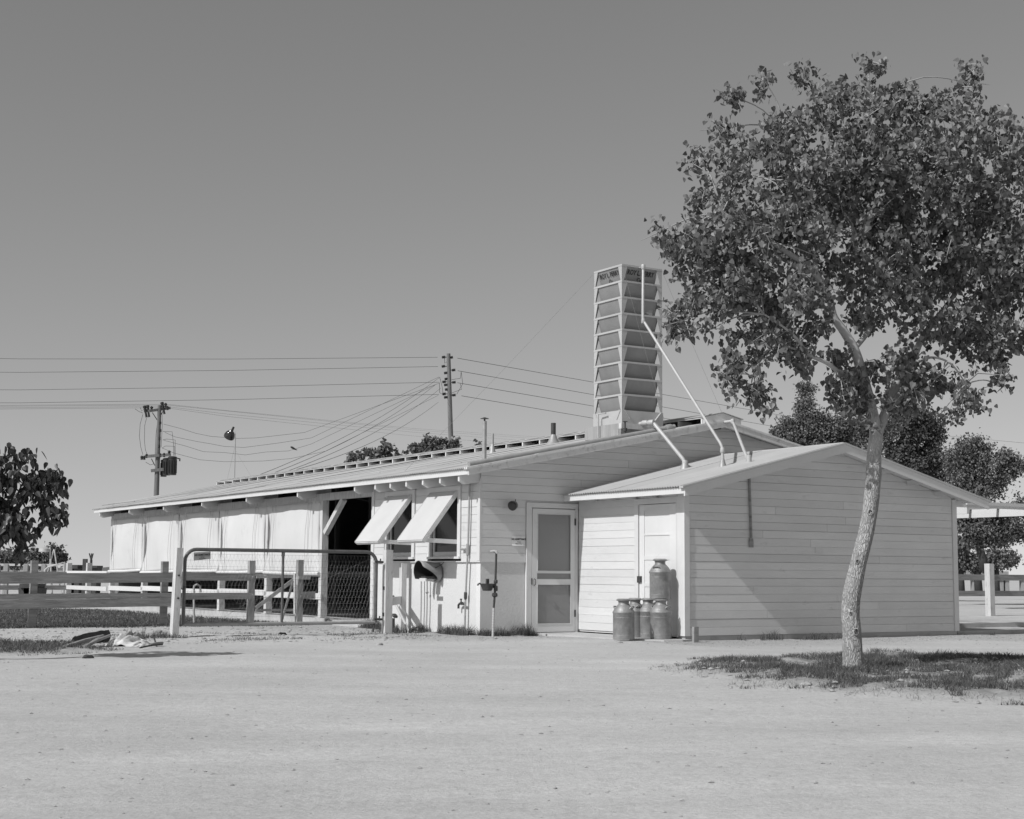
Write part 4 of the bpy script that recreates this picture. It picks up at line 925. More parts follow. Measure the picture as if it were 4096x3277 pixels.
# broom handle leaning and a dark hitching peg
a = onu(1640,2530,-0.35); 
bh = thing('broom_handle', 'pale round pole leaning against the short rail', 'pole', (a.x, a.y, 0))
tp_ = onu(1572,2395,-0.25); MB().tube([(a.x,a.y,-0.02), tp_], 0.024, 10).part('handle', 'pale_pipe', bh, smooth=True)
MB().lathe([(0.02,-0.03),(0.034,0.0),(0.02,0.03)], tp_+Vector((0,0.0,0.03)), 10).part('knob', 'iron', bh, smooth=True)
a = onu(1573,2520,-0.6)
hp = thing('iron_peg', 'dark iron peg with a mushroom head in the weeds by the gate post', 'peg', (a.x, a.y, 0))
MB().tube([(a.x,a.y,-0.05),(a.x-0.005,a.y,0.24)], [0.035,0.030], 10).part('stem', 'iron', hp, smooth=True)
MB().lathe([(0.02,-0.02),(0.06,0.0),(0.055,0.03),(0.02,0.05)], (a.x+0.02,a.y,0.27), 14, (0.3,-0.4,1)).part('head', 'iron', hp, smooth=True)

# ---- unpainted plank fence in front of the lawn
FV = 5.9
def fp(x, y, dv=0): return onv(x, y, FV+dv)
pf = thing('plank_fence', 'heavy weathered plank fence along the lawn behind the gate', 'fence', (-3.5, FV, 0))
for i, (x, yt) in enumerate(((660,2246),(1007,2243),(1200,2240))):
    q = fp(x, yt); MB().box(q.x-0.06, q.x+0.06, FV-0.055, FV+0.055, -0.3, q.z).part('post', 'post_wood' if i else 'old_wood', pf)
for du in (2.45, 4.9, 7.35, 9.8): MB().box(fp(660,2246).x-du-0.06, fp(660,2246).x-du+0.06, FV-0.055, FV+0.055, -0.3, 1.22).part('post', 'old_wood', pf)
def rail(xa, ya0, ya1, xb, yb0, yb1, off, mt='old_wood', ext=0.0):
    a0 = fp(xa,ya0,off); a1 = fp(xa,ya1,off); b0 = fp(xb,yb0,off); b1 = fp(xb,yb1,off)
    if ext:
        s0 = (b0.z-a0.z)/(b0.x-a0.x); s1 = (b1.z-a1.z)/(b1.x-a1.x)
        a0 = Vector((a0.x-ext, 0, a0.z-s0*ext)); a1 = Vector((a1.x-ext, 0, a1.z-s1*ext))
    MB().prism([(a1.x,a1.z),(b1.x,b1.z),(b0.x,b0.z),(a0.x,a0.z)], 1, FV+off, FV+off+0.042).part('rail', mt, pf)
rail(78,2293,2335, 728,2292,2329, -0.10, ext=7)
rail(78,2376,2399, 728,2372,2389, -0.10, ext=7)
rail(78,2399.8,2436, 728,2389.8,2424, -0.13, ext=7)
rail(722,2292,2322, 1022,2295,2324, -0.10)
rail(722,2372,2399, 1020,2371,2397, -0.10)
rail(1195,2304,2319, 1242,2304,2318, -0.10, 'post_wood'); rail(1192,2368,2396, 1262,2366,2396, -0.10, 'post_wood')
for x, y in ((1012,2308),(1012,2380),(1206,2380)):
    q = fp(x,y,-0.105); MB().lathe([(0.018,0),(0.012,0.012)], q, 8, (0,-1,0)).part('bolt', 'fence_wire', pf)
# small braced wooden gate in the gap
sg2 = thing('wooden_gate', 'small braced wooden gate seen through the pipe gate', 'gate', (fp(1100,2480).x, FV-0.12, 0))
def bar(xa, ya, xb, yb, wd, mt='post_wood', off=-0.12):
    MB().beam(fp(xa,ya,off), fp(xb,yb,off), 0.03, wd, (0,0.02,1)).part('bar', mt, sg2)
bar(1026,2309,1184,2308,0.045); bar(1022,2441,1182,2440,0.045); bar(1024,2432,1182,2314,0.07, off=-0.155)
bar(1179,2295,1179,2456,0.05, 'weathered_white', -0.19); bar(1188,2305,1186,2412,0.035, 'white_paint', -0.23)
bar(1172,2325,1128,2482,0.035, 'old_wood', -0.26)
# ---- white corral fence carrying on beyond the barn end, then turning left
cf = thing('corral_fence', 'white rail fence continuing past the far end of the barn', 'fence', (0, 23.0, 0))
for v_ in (23.05, 25.2): MB().box(-0.06, 0.08, v_, v_+0.14, -0.2, 1.27).part('post', 'weathered_white', cf)
for z0, z1 in ((0.92,1.03),(0.465,0.585)): MB().box(-0.09, -0.061, 21.0, 25.3, z0, z1).part('rail', 'white_paint', cf)
for z0, z1 in ((0.93,1.0),(0.44,0.58)): MB().box(-6.5, -0.065, 25.16, 25.199, z0, z1).part('rail', 'old_wood', cf)
for u_ in (-2.2, -4.4): MB().box(u_, u_+0.13, 25.2, 25.33, -0.2, 1.2).part('post', 'old_wood', cf)
# water tap behind the gate
a = fp(778,2440,0.9); t = thing('yard_tap', 'bent standpipe tap on the lawn seen through the gate', 'tap', (a.x,a.y,0))
g1 = fp(776,2345,0.9); g2 = fp(788,2338,0.9); g3 = fp(800,2345,0.9); g4 = fp(803,2370,0.9)
MB().tube([(a.x,a.y,-0.05), (g1.x,g1.y,g1.z-0.05), g1, g2, g3, g4], 0.022, 8).part('pipe', 'pale_pipe', t, smooth=True)
MB().lathe([(0.05,-0.006),(0.05,0.006)], g2+Vector((0,0,0.06)), 8).tube([g2, g2+Vector((0,0,0.06))], 0.01, 6).part('tap_wheel', 'iron', t)

# ================================================================== canopy, kerbs and fence on the right
cp = thing('shade_canopy', 'white timber canopy reaching out behind the right end of the annex', 'canopy', (12.0, -1.0, 0))
MB().box(8.26, 14.5, -1.52, -1.48, 2.41, 2.46).part('beam', 'trim_paint', cp)
MB().box(10.2, 14.6, -1.56, -1.521, 2.465, 2.53).part('beam', 'trim_paint', cp)
MB().box(12.0, 12.05, -1.47, 3.6, 2.29, 2.462).part('beam', 'white_paint', cp)
for v_ in (-0.78, -0.05, 0.75, 1.5): MB().box(10.25, 14.5, v_-0.03, v_+0.03, 2.4635, 2.53).part('rafter', 'trim_paint', cp)
MB().box(14.2, 14.3, -1.47, -1.37, -0.2, 2.41).part('post', 'weathered_white', cp)
MB().box(14.2, 14.3, 3.2, 3.3, -0.2, 2.41).part('post', 'weathered_white', cp)
MB().box(10.3, 10.36, -1.46, 3.6, 2.29, 2.462).part('beam', 'white_paint', cp)
MB().box(8.25, 16.0, -3.0, -2.86, -0.1, 0.075).solo('low_kerb', 'concrete', 'low concrete kerb running right from the annex corner', 'kerb', (8.3,-3,0))
MB().box(8.3, 18.0, -0.5, -0.3, -0.1, 0.10).solo('low_kerb', 'concrete', 'farther concrete kerb behind the annex corner', 'kerb', (8.3,-0.4,0))
def rp_(x, y, Yd_): return dep(x, y, Yd_)
rf = thing('right_fence', 'weathered two rail fence at the right edge behind the annex', 'fence', loc(onz(3962,2464)))
bq = BASE[rf.name]
MB().box(bq.x-0.09, bq.x+0.09, bq.y-0.09, bq.y+0.09, -0.2, bq.z+onv(3955,2255,bq.y).z).part('post', 'weathered_white', rf)
for y0_, y1_ in ((2298,2322),(2364,2386)):
    za = onv(3900,y0_,bq.y-0.1).z; zb_ = onv(3900,y1_,bq.y-0.1).z
    MB().box(bq.x-6, bq.x+9, bq.y+0.095, bq.y+0.135, zb_, za).part('rail', 'old_wood', rf)
for du in (-4.6, 4.6, 9.0): MB().box(bq.x+du-0.08, bq.x+du+0.08, bq.y-0.08, bq.y+0.08, -0.2, 1.35).part('post', 'weathered_white', rf)
# table-like bunks far right
for k, (xx, yy, hx) in enumerate(((3860,2290,2.6),(3990,2290,1.8))):
    p = dep(xx, yy, 95); t = thing('feed_bunk', ('long pale feed bunk far beyond the right fence', 'shorter feed bunk at the right edge beyond the fence')[k], 'feed bunk', (p.x,p.y,0), 'w')
    MB().box(p.x-hx, p.x+hx, p.y-0.4, p.y+0.4, 1.0, 1.12 if k else 1.4).part('trough', 'post_wood', t)
    for sx in (-0.85, -0.3, 0.3, 0.85): MB().box(p.x+sx*hx-0.12, p.x+sx*hx+0.12, p.y-0.2, p.y+0.2, -0.05, 0.999).part('leg', 'post_wood', t)

# ================================================================== far left yard
def far(x, y, d_): return dep(x, y, d_)
t = thing('pipe_fence', 'pale pipe rail fence with a gate far across the left yard', 'fence', (far(180,2300,62).x, 62, 0), 'w')
z1_ = far(180,2262,62).z
MB().box(far(0,2262,62).x-3, far(262,2262,62).x, 61.95, 62.05, z1_-0.03, z1_+0.06).part('rail', 'far_paint', t)
for x in (25, 104, 176, 262): p = far(x,2280,62); MB().box(p.x-0.09, p.x+0.09, 61.9, 62.1, -0.1, z1_+0.05).part('post', 'post_wood', t)
for zz in (0.25, 0.5, 0.75, 1.0): MB().box(far(0,2262,62).x-3, far(262,2262,62).x, 61.98, 62.02, zz, zz+0.012).part('wire', 'fence_wire', t)
a = far(181,2270,58); b = far(258,2262,58)
MB().tube([(a.x,58,0.2),(a.x,58,1.05),(a.x+0.1,58,1.15),(b.x,58,1.35),(b.x,58,0.2)], 0.04, 6).tube([(a.x,58,0.4),(b.x,58,0.4)], 0.02, 5).part('pipe_gate', 'far_paint', t)
p = far(199,2262,62); lp = thing('yard_lamp', 'gooseneck yard lamp on a braced mast far left', 'lamp', (p.x,62.5,0), 'w')
tpz = far(200,2190,62.5)
MB().tube([(p.x,62.5,-0.05),(tpz.x,62.5,tpz.z)], 0.04, 6).part('mast', 'far_paint', lp)
for dx in (-0.35, 0.3): MB().tube([(p.x+dx,62.5,0.4),(p.x,62.5,1.9)], 0.03, 5).part('brace', 'far_paint', lp)
MB().lathe([(0.03,0.12),(0.22,0.02),(0.24,-0.1),(0.05,-0.11)], (tpz.x-0.22,62.5,tpz.z-0.08), 12).part('lamp_shade', 'pale_pipe', lp, smooth=True)
def bunk(xa, xb, yt, yb, d_, leg, label, mt='dark_wood'):
    a = far(xa,yt,d_); b = far(xb,yb,d_); t = thing('feed_trough', label, 'trough', ((a.x+b.x)/2,d_,0), 'w')
    MB().box(a.x, b.x, d_-0.5, d_+0.5, b.z, a.z).part('trough', mt, t)
    for s_ in leg:
        x = a.x+(b.x-a.x)*s_; MB().prism([(x-0.10,0.0),(x+0.10,0.0),(x+0.15,b.z-0.002),(x-0.15,b.z-0.002)], 1, d_-0.4, d_+0.4).part('leg', mt, t)
bunk(283,322,2260,2275,70,(0.15,0.9),'dark roofed wagon-like trough beyond the white corral fence')
bunk(366,400,2263,2272,70,(0.6,),'dark slab feed trough on one leg beyond the corral fence')
bunk(100,160,2335,2352,44,(0.2,0.55,0.85),'low dark feed trough glimpsed between the planks at the far left')
p = far(335,2400,60); q = far(335,2236,60)
MB().beam((p.x,60,-0.1),(p.x,60,q.z), 0.16, 0.16).solo('dark_post', 'dark_wood', 'thick dark post standing beyond the white corral fence', 'post', (p.x,60,0), 'w')
p = far(365,2262,60); q = far(366,2214,60); t = thing('forked_stump', 'thin forked dead sapling beyond the corral fence', 'sapling', (p.x,60,0), 'w')
MB().tube([(p.x,60,-0.1),(q.x,60,q.z-0.25)], [0.06,0.05], 6).part('trunk', 'dark_bark', t)
for dx in (-0.09, 0.0, 0.07): MB().tube([(q.x,60,q.z-0.27),(q.x+dx,60,q.z)], [0.035,0.025], 5).part('branch', 'dark_bark', t)

# ================================================================== log and rubbish pile
lg = thing('split_log', 'dark split log lying on the rubbish heap by the grass', 'log', onz(360,2565), 'w')
a = dep(296,2572,21.6); b = dep(432,2546,22.4); mb = MB()
ringn = 14
for i in range(15):
    t = i/14; c = a.lerp(b, t); 
    for j in range(ringn):
        an = 2*math.pi*j/ringn; r_ = 0.085*(1+0.22*nzs(an*1.3, t*5, 1.0, 4))*(1.0+0.15*math.sin(3*t)); mb.v.append((c.x+0.02*math.cos(an), c.y+r_*math.cos(an)*0.8, c.z+r_*math.sin(an)*1.05))
for i in range(14):
    for j in range(ringn): mb.f.append((i*ringn+j, i*ringn+(j+1)%ringn, (i+1)*ringn+(j+1)%ringn, (i+1)*ringn+j))
mb.f.append(tuple(range(ringn))[::-1]); mb.f.append(tuple(14*ringn+j for j in range(ringn)))
mb.part('trunk', 'bark_log', lg, smooth=True, ang=50)
for k, (xa, ya, xb, yb, r_, lab, mt) in enumerate(((258,2588,412,2545,0.032,'long pole lying across the split log','post_wood'),(334,2590,440,2542,0.026,'pale stick lying across the log heap','post_wood'),(340,2580,410,2545,0.02,'short stick beside the split log','post_wood'),
        (600,2576,650,2564,0.022,'thin stick pointing right from the rag heap','old_wood'),(612,2542,627,2586,0.012,'thin stake standing at an angle right of the rag heap','iron'),(560,2585,650,2571,0.012,'thin rod lying right of the rag heap','iron'))):
    if k == 4: a = onz(627,2588); b = dep(612,2542,a.y+0.05)
    else:
        a = onz(xa, 2590 if k < 3 else ya+6, 0.03); b = dep(xb, yb, a.y+(1.0 if k < 3 else 0.3))
        if k >= 3: b = onz(xb, yb+8, 0.05)
    MB().tube([a, a.lerp(b,0.5)+Vector((0,0,0.01)), b], [r_, r_*0.95, r_*0.8], 8).solo('stick', mt, lab, 'stick', a, 'w', 'sticks on the rubbish heap', smooth=True)
def rag(name, x0, x1, yb, h_, d_, mt, label, seed):
    a = onz(x0,yb); b = onz(x1,yb); mb = MB(); nx_, ny_ = 30, 16
    for j in range(ny_+1):
        for i in range(nx_+1):
            s, t = i/nx_, j/ny_; x = a.x+(b.x-a.x)*s; y = a.y + d_*t
            e = math.sin(math.pi*s)**0.6*math.sin(math.pi*min(1,t+0.02))**0.6
            z = e*h_*(0.55+0.55*noise.noise(Vector((s*4.5+seed,t*2.5,seed)))+0.35*noise.noise(Vector((s*11,t*5,seed+3))))
            mb.v.append((x+0.08*nzs(s*3,t*3,1,seed), y+0.1*nzs(s*3,t*3,1,seed+2), gz(x,y)+max(0.008,z)))
    for j in range(ny_):
        for i in range(nx_): q = j*(nx_+1)+i; mb.f.append((q,q+1,q+nx_+2,q+nx_+1))
    o = mb.solo(name, mt, label, 'rag', (a+b)/2, 'w', smooth=True, ang=180); o.modifiers.new('th','SOLIDIFY').thickness = 0.006
rag('crumpled_sack', 396, 560, 2588, 0.20, 1.0, 'rag', 'crumpled pale sack lying on the rubbish heap', 3.0)
rag('crumpled_sack', 505, 575, 2590, 0.09, 0.5, 'rag', 'small scrap of sacking at the right of the heap', 8.0)
rag('crumpled_sack', 470, 540, 2565, 0.20, 0.7, 'hood_tin', 'darker folded sack behind the pale one', 5.5)

# ================================================================== poles and overhead wires
random.seed(5)
DP = 75.0
def pp(x, y, d_=DP): return dep(x, y, d_)
pole = thing('utility_pole', 'tall bare utility pole with many side insulators behind the barn roof', 'utility pole', (pp(1806,2200).x, DP, 0), 'w')
bt = pp(1806,2200); tpn = pp(1794,1415)
sl = (tpn.x - pp(1803,1750).x)/(tpn.z - pp(1803,1750).z)
MB().tube([(tpn.x - sl*(tpn.z+1), DP, -1.0), (pp(1803,1750).x, DP, pp(1803,1750).z), tpn], [0.17,0.125,0.095], 12).part('shaft', 'pole_wood', pole, smooth=True, ang=50)
SP = 0.2724
def zp(x, y): return pp(1650+x*SP, 1380+y*SP)
ins_pts_l = [(458,180),(455,315),(490,412),(498,500),(465,543),(490,588),(503,655),(465,720),(490,770)]
ins_pts_r = [(570,185),(605,370),(610,550),(610,738)]
for k, q in enumerate(ins_pts_l + ins_pts_r):
    c = zp(*q); MB().lathe([(0.03,-0.10),(0.08,-0.07),(0.05,-0.03),(0.085,0.0),(0.05,0.03),(0.085,0.07),(0.03,0.09)], c, 8, (1,0,0.15)).part('insulator', 'insulator', pole, smooth=True)
    sx = zp(520 if k < len(ins_pts_l) else 560, q[1]); MB().tube([c, sx], 0.02, 5).part('bracket', 'iron', pole)
for a, b, c in (((715,395),(700,480),(575,510)), ((715,395),(735,560),(650,725)), ((700,570),(720,640),(580,705)), ((400,475),(430,600),(450,720)), ((395,555),(395,690),(460,740)), ((468,190),(470,260),(500,250))):
    MB().tube([zp(*a), zp(*b)+Vector((0,0.3,0)), zp(*c)], 0.011, 4).part('jumper', 'line_wire', pole)
def wire(pts, r, label, group, sag=0.0):
    P_ = [Vector(p) for p in pts]
    if sag and len(P_) == 2:
        P_ = [P_[0].lerp(P_[1], t/12) - Vector((0,0,sag*4*(t/12)*(1-t/12))) for t in range(13)]
    MB().tube(P_, r, 4).solo('overhead_wire', 'line_wire', label, 'wire', P_[0], 'w', group)
# left-going lines: to a pole far outside the frame
ORD = ('topmost', 'second', 'third', 'lowest')
for k_, (q, yl) in enumerate((((370,182),1436),((375,318),1490),((392,548),1560),((388,727),1612))):
    a = zp(*q); b = pp(78, yl); d_ = (b-a); wire([a, a+d_*0.5+Vector((0,0,-0.05)), b, b+d_*1.2+Vector((0,0,0.6))], 0.009, ORD[k_]+' of the four wires running from the tall pole to the left edge', 'lines leaving the tall pole to the left')
# right-going lines, receding
for k_, (q, xr, yr) in enumerate((((660,195),3800,1745),((665,380),3800,1795),((660,556),3800,1834),((720,748),3800,1880))):
    a = zp(*q); b = dep(xr, yr, 150); b2 = dep(xr+700, yr+65, 172); wire([a, a.lerp(b,0.5)-Vector((0,0,0.45)), b, b2], 0.012, ORD[k_]+' of the four wires running from the tall pole to the right behind the tower', 'lines leaving the tall pole to the right')
# service drops from the tall pole down to the barn ridge
ends = [(1020,1907),(1080,1898),(1140,1889),(1182,1880)]
src = [(400,475),(345,578),(415,635),(380,840)]
for k_, (q, e) in enumerate(zip(src, ends)):
    a = zp(*q); b = onu(e[0], e[1], 5.1); b = wl(b.x, b.y, b.z); wire([a, b], 0.008, ('leftmost', 'second', 'third', 'rightmost')[k_]+' of the service wires slanting from the tall pole to the barn ridge', 'service drops to the barn ridge', 0.35)
# transformer pole
DT = 70.0; ST = 0.2434
def tp2(x, y): return dep(540+x*ST, 1580+y*ST, DT)
tpl = thing('transformer_pole', 'shorter pole with crossarms and dark transformers at the barn far end', 'utility pole', (tp2(340,1700).x, DT, 0), 'w')
a = tp2(405,170); b = tp2(350,1660); sl = (a.x-b.x)/(a.z-b.z)
MB().tube([(b.x-sl*(b.z+1), DT, -1), b, a], [0.15,0.125,0.085], 12).part('shaft', 'pole_wood', tpl, smooth=True, ang=50)
MB().beam(tp2(250,275)+Vector((0,-0.25,0)), tp2(560,205)+Vector((0,0.25,0)), 0.10, 0.12).part('crossarm', 'pole_wood', tpl)
MB().beam(tp2(190,1015)+Vector((0,-0.15,0)), tp2(600,985)+Vector((0,-0.15,0)), 0.10, 0.13).part('crossarm', 'pole_wood', tpl)
MB().beam(tp2(275,1250)+Vector((0,-0.14,0)), tp2(525,1222)+Vector((0,-0.14,0)), 0.08, 0.14).part('crossarm', 'pole_wood', tpl)
for q0, q1 in (((285,290),(370,420)),((480,235),(370,420)),((410,1040),(335,1170)),((270,1050),(330,1165))): MB().tube([tp2(*q0), tp2(*q1)], 0.02, 5).part('arm_brace', 'iron', tpl)
for q0, q1 in (((155,185),(190,370)),((205,175),(232,365)),((442,125),(485,315))):
    A_ = tp2(*q0); B_ = tp2(*q1); d_ = (B_-A_); MB().lathe([(0.05,-0.02),(0.085,0.0),(0.085,0.08),(0.06,0.10),(0.075,d_.length*0.45),(0.05,d_.length*0.6),(0.055,d_.length)], A_, 10, d_).part('fuse_cutout', 'insulator', tpl, smooth=True)
for q in ((285,218),(515,165),(545,215),(125,1030),(165,1030),(205,1000),(425,990),(490,985),(575,945)):
    MB().lathe([(0.03,-0.12),(0.075,-0.09),(0.05,-0.04),(0.085,0.0),(0.06,0.05),(0.02,0.08)], tp2(*q)+Vector((0,-0.15,0)), 8).part('insulator', 'insulator', tpl, smooth=True)
def transformer(x0, x1, y0, y1, dy):
    A_ = tp2(x0,y0); B_ = tp2(x1,y1); r_ = (B_.x-A_.x)/2; h_ = A_.z-B_.z; c = Vector(((A_.x+B_.x)/2, DT-dy, B_.z))
    t = MB().lathe([(r_*0.92,0),(r_*0.95,0.02),(r_*0.98,h_*0.88),(r_*1.08,h_*0.90),(r_*1.08,h_*0.95),(r_*0.8,h_),(0.02,h_*1.02)], c, 16).part('transformer', 'transformer_paint', tpl, smooth=True, ang=40)
    for k in range(7):
        an = math.pi + math.pi*k/6; MB().box(c.x+r_*math.cos(an)-0.01, c.x+r_*math.cos(an)+0.01, c.y+r_*math.sin(an)-0.03, c.y+r_*math.sin(an), c.z+0.08, c.z+h_*0.8).part('cooling_fin', 'transformer_paint', t)
transformer(570,705,1020,1325,0.30); transformer(465,585,1040,1325,0.05); transformer(405,500,1060,1340,-0.25)
MB().tube([tp2(700,1045), tp2(738,1050), tp2(735,1090)], 0.035, 6).part('bushing', 'insulator', tpl)
for pts in (((130,320),(85,480),(72,680),(95,860),(130,985)), ((190,380),(160,500),(155,750),(170,900),(200,980)), ((460,600),(610,605),(632,800),(632,1000)), ((455,740),(520,725),(660,740),(660,1000)), ((450,870),(500,840),(650,845),(655,1000)), ((0,230),(60,270),(130,300)), ((85,205),(110,270),(140,240)), ((175,1105),(250,1150),(310,1135)), ((370,430),(345,650),(330,980)), ((445,300),(448,500),(430,860))):
    MB().tube([tp2(*q) for q in pts], 0.009, 4).part('jumper', 'line_wire', tpl)
for q in ((425,465),(425,590),(415,720),(408,852)): MB().lathe([(0.03,-0.07),(0.06,-0.03),(0.035,0.0),(0.06,0.03),(0.03,0.07)], tp2(*q)+Vector((0,-0.1,0)), 8).part('spool', 'insulator', tpl, smooth=True)
# slack secondary wires towards the tall pole
S8 = 0.2783
def z8(x, y, t): return dep(800+x*S8, 1750+y*S8, DT+(DP-DT)*t)
for pts in (((470,480),(700,540),(1000,630),(1250,682)),((490,615),(660,690),(1010,765),(1479,846)),((470,745),(830,840),(1120,930),(1479,946)),((440,870),(640,955),(1000,1050),(1479,1100))):
    pass
routes = [[tp2(470,480), tp2(760,555), tp2(1000,632), tp2(1250,682), z8(530,15,0.3), z8(800,8,0.4), z8(1500,-70,0.7), zp(400,560)],
          [tp2(490,615), tp2(660,690), tp2(1010,765), z8(140,90,0.2), z8(350,130,0.25), z8(630,145,0.3), z8(1100,85,0.5), z8(1600,8,0.7), zp(390,470)],
          [tp2(470,745), tp2(830,840), tp2(1120,932), z8(100,208,0.2), z8(350,218,0.25), z8(650,252,0.3), z8(950,210,0.45), z8(1270,195,0.55), z8(1600,95,0.7), zp(330,590)],
          [tp2(440,870), tp2(640,955), tp2(1000,1050), z8(0,322,0.2), z8(350,350,0.25), z8(900,340,0.45), z8(1300,305,0.6), z8(1800,200,0.75), zp(380,740)]]
for k_, r_ in enumerate(routes): wire(r_, 0.007, ORD[k_]+' of the slack wires between the transformer pole and the tall pole', 'slack wires between the two poles')
for k, (y0_, y1_) in enumerate(((155,255),(170,262),(195,312),(215,350))):
    a = tp2(540,y0_); b = tp2(1479,y1_); d_ = (b-a); wire([tp2(-4500,y0_+40), tp2(-1900,y0_+15), tp2(0,y0_), a, b, dep(1650, (1714,1720,1729,1744)[k], 110), dep(2350, (1762,1770,1782,1800)[k], 165)], 0.005, ORD[k]+' of the thin level wires passing over the transformer pole', 'thin lines over the transformer pole')
bd = z8(1350,165,0.6)
mb = MB().tube([bd+Vector((-0.16,0,0.10)), bd+Vector((-0.08,0,0.06)), bd+Vector((0.02,0,0.0)), bd+Vector((0.16,0,-0.06))], [0.03,0.055,0.045,0.012], 8)
mb.solo('bird', 'feather', 'small dark bird perched on a slack wire', 'bird', bd, 'w', smooth=True)

# ================================================================== trees
def leaf_mesh_pts(kind):
    # outline in the leaf plane: x across, y along (stem at 0), slight fold along the midrib
    if kind == 'heart':
        o = [(0,0),(0.30,-0.06),(0.52,0.14),(0.44,0.46),(0.20,0.80),(0,1.05),(-0.20,0.80),(-0.44,0.46),(-0.52,0.14),(-0.30,-0.06)]
    elif kind == 'long':
        o = [(0,0),(0.28,0.10),(0.36,0.42),(0.20,0.85),(0,1.2),(-0.20,0.85),(-0.36,0.42),(-0.28,0.10)]
    else:
        o = [(0,0),(0.33,0.40),(0,1.0),(-0.33,0.40)]
    return o
def leaf_polys(kind):
    o = leaf_mesh_pts(kind); n = len(o)
    tip = max(range(n), key=lambda i: o[i][1])
    right = [0] + list(range(1, tip+1)); left = [0] + list(range(tip, n))
    return o, [tuple(right), tuple(left)]
def add_leaf(mb, kind, p, y, nrm, size, fold=0.22):
    o, polys = LEAF[kind]
    y = y.normalized(); x = y.cross(nrm)
    if x.length < 1e-3: x = y.cross(Vector((0.3,0.2,1)))
    x.normalize(); z = x.cross(y); k = len(mb.v)
    for (a, b) in o: mb.v.append(tuple(p + x*(a*size) + y*(b*size) + z*(size*fold*abs(a) - 0.06*size*b*b)))
    tint = random.random()
    for f in polys: mb.f.append(tuple(k+i for i in f)); mb.tint.append(tint)
LEAF = {k: leaf_polys(k) for k in ('heart','long','small')}
def rdir():
    while True:
        v_ = Vector((rnd(-1,1), rnd(-1,1), rnd(-1,1)))
        if 0.05 < v_.length < 1: return v_.normalized()

# ---- the cottonwood in front of the annex
random.seed(11)
TD = onz(3417,2698).y
tree = thing('cottonwood_tree', 'tall cottonwood tree with a curved pale trunk in front of the annex', 'tree', onz(3417,2698), 'w')
S6 = 0.6958
trunk_px = [(1172,1452,160),(1171,1438,138),(1170,1425,124),(1165,1300,113),(1160,1180,105),(1152,1080,103),(1160,980,103),(1175,900,102),(1197,800,95),(1222,700,92),(1246,600,88),(1265,500,86),(1275,400,89),(1285,300,89),(1286,230,86),(1290,150,80),(1300,60,78),(1308,0,76)]
def t6(x, y): return dep(2600+x*S6, 1700+y*S6, TD)
mb = MB(); pts = []; rs = []
for x, y, w_ in trunk_px: pts.append(t6(x,y)); rs.append(w_*S6/FPX*TD/2)
# resample and build with bark relief
def spline(P_, R_, n_):
    out = []; m_ = len(P_)
    for i in range(n_+1):
        t = i/n_*(m_-1); k = min(int(t), m_-2); f = t-k
        p0 = P_[max(k-1,0)]; p1 = P_[k]; p2 = P_[k+1]; p3 = P_[min(k+2,m_-1)]
        c = 0.5*((2*p1)+(p2-p0)*f+(2*p0-5*p1+4*p2-p3)*f*f+(3*p1-p0-3*p2+p3)*f**3)
        out.append((c, R_[k]+(R_[k+1]-R_[k])*f))
    return out
sm = spline(pts, rs, 150); NR = 56; k0 = 0
for i, (c, r_) in enumerate(sm):
    for j in range(NR):
        an = 2*math.pi*j/NR; h_ = c.z
        rid = noise.noise(Vector((math.cos(an)*9.5, math.sin(an)*9.5, h_*3.0))) ; rid2 = noise.noise(Vector((math.cos(an)*3, math.sin(an)*3, h_*1.4+7)))
        rr_ = r_*(1 + 0.055*abs(rid)*1.6 - 0.03 + 0.04*rid2)
        mb.v.append((c.x+rr_*math.cos(an), c.y+rr_*math.sin(an), c.z))
for i in range(len(sm)-1):
    for j in range(NR): mb.f.append((i*NR+j, i*NR+(j+1)%NR, (i+1)*NR+(j+1)%NR, (i+1)*NR+j))
trunk = mb.part('trunk', 'bark', tree, smooth=True, ang=180)
for x, y, s_ in ((1256,505,0.05),(1172,1185,0.055),(1182,785,0.035),(1140,1080,0.025)):
    c = t6(x,y); q = min(sm, key=lambda e: abs(e[0].z-c.z)); r_ = q[1]; off_ = c.x-q[0].x
    yy = q[0].y - math.sqrt(max(0.0, r_*r_-off_*off_)) 
    mbk = MB(); nk = 16; axk = Vector((off_*3,-1,0.1)).normalized(); sx1 = axk.cross(Vector((0,0,1))).normalized(); sz1 = sx1.cross(axk)
    prof_ = ((1.25,-0.012),(1.0,0.012),(0.72,0.014),(0.5,-0.004),(0.15,-0.010))
    for rr1, zz1 in prof_:
        for j in range(nk):
            an = 2*math.pi*j/nk; wob_ = 1+0.28*noise.noise(Vector((math.cos(an)*1.4, math.sin(an)*1.4, x*0.01)))
            mbk.v.append(tuple(Vector((c.x,yy,c.z)) + axk*(zz1*1.0) + (sx1*math.cos(an)*0.75 + sz1*math.sin(an))*(rr1*s_*0.72*wob_)))
    ring = MB(); ring.v = mbk.v[:3*nk]; core = MB(); core.v = mbk.v[2*nk:]
    for i in range(2):
        for j in range(nk):
            q4 = (i*nk+j, i*nk+(j+1)%nk, (i+1)*nk+(j+1)%nk, (i+1)*nk+j); ring.f.append(q4); core.f.append(q4)
    core.f.append(tuple(2*nk+j for j in range(nk)))
    kc = ring.part('knot', 'bark', trunk, smooth=True); core.part('knot', 'knot', trunk, smooth=True)
S7 = 0.9274
def t7(x, y, dy=0.0): return dep(2500+x*S7, 200+y*S7, TD+dy)
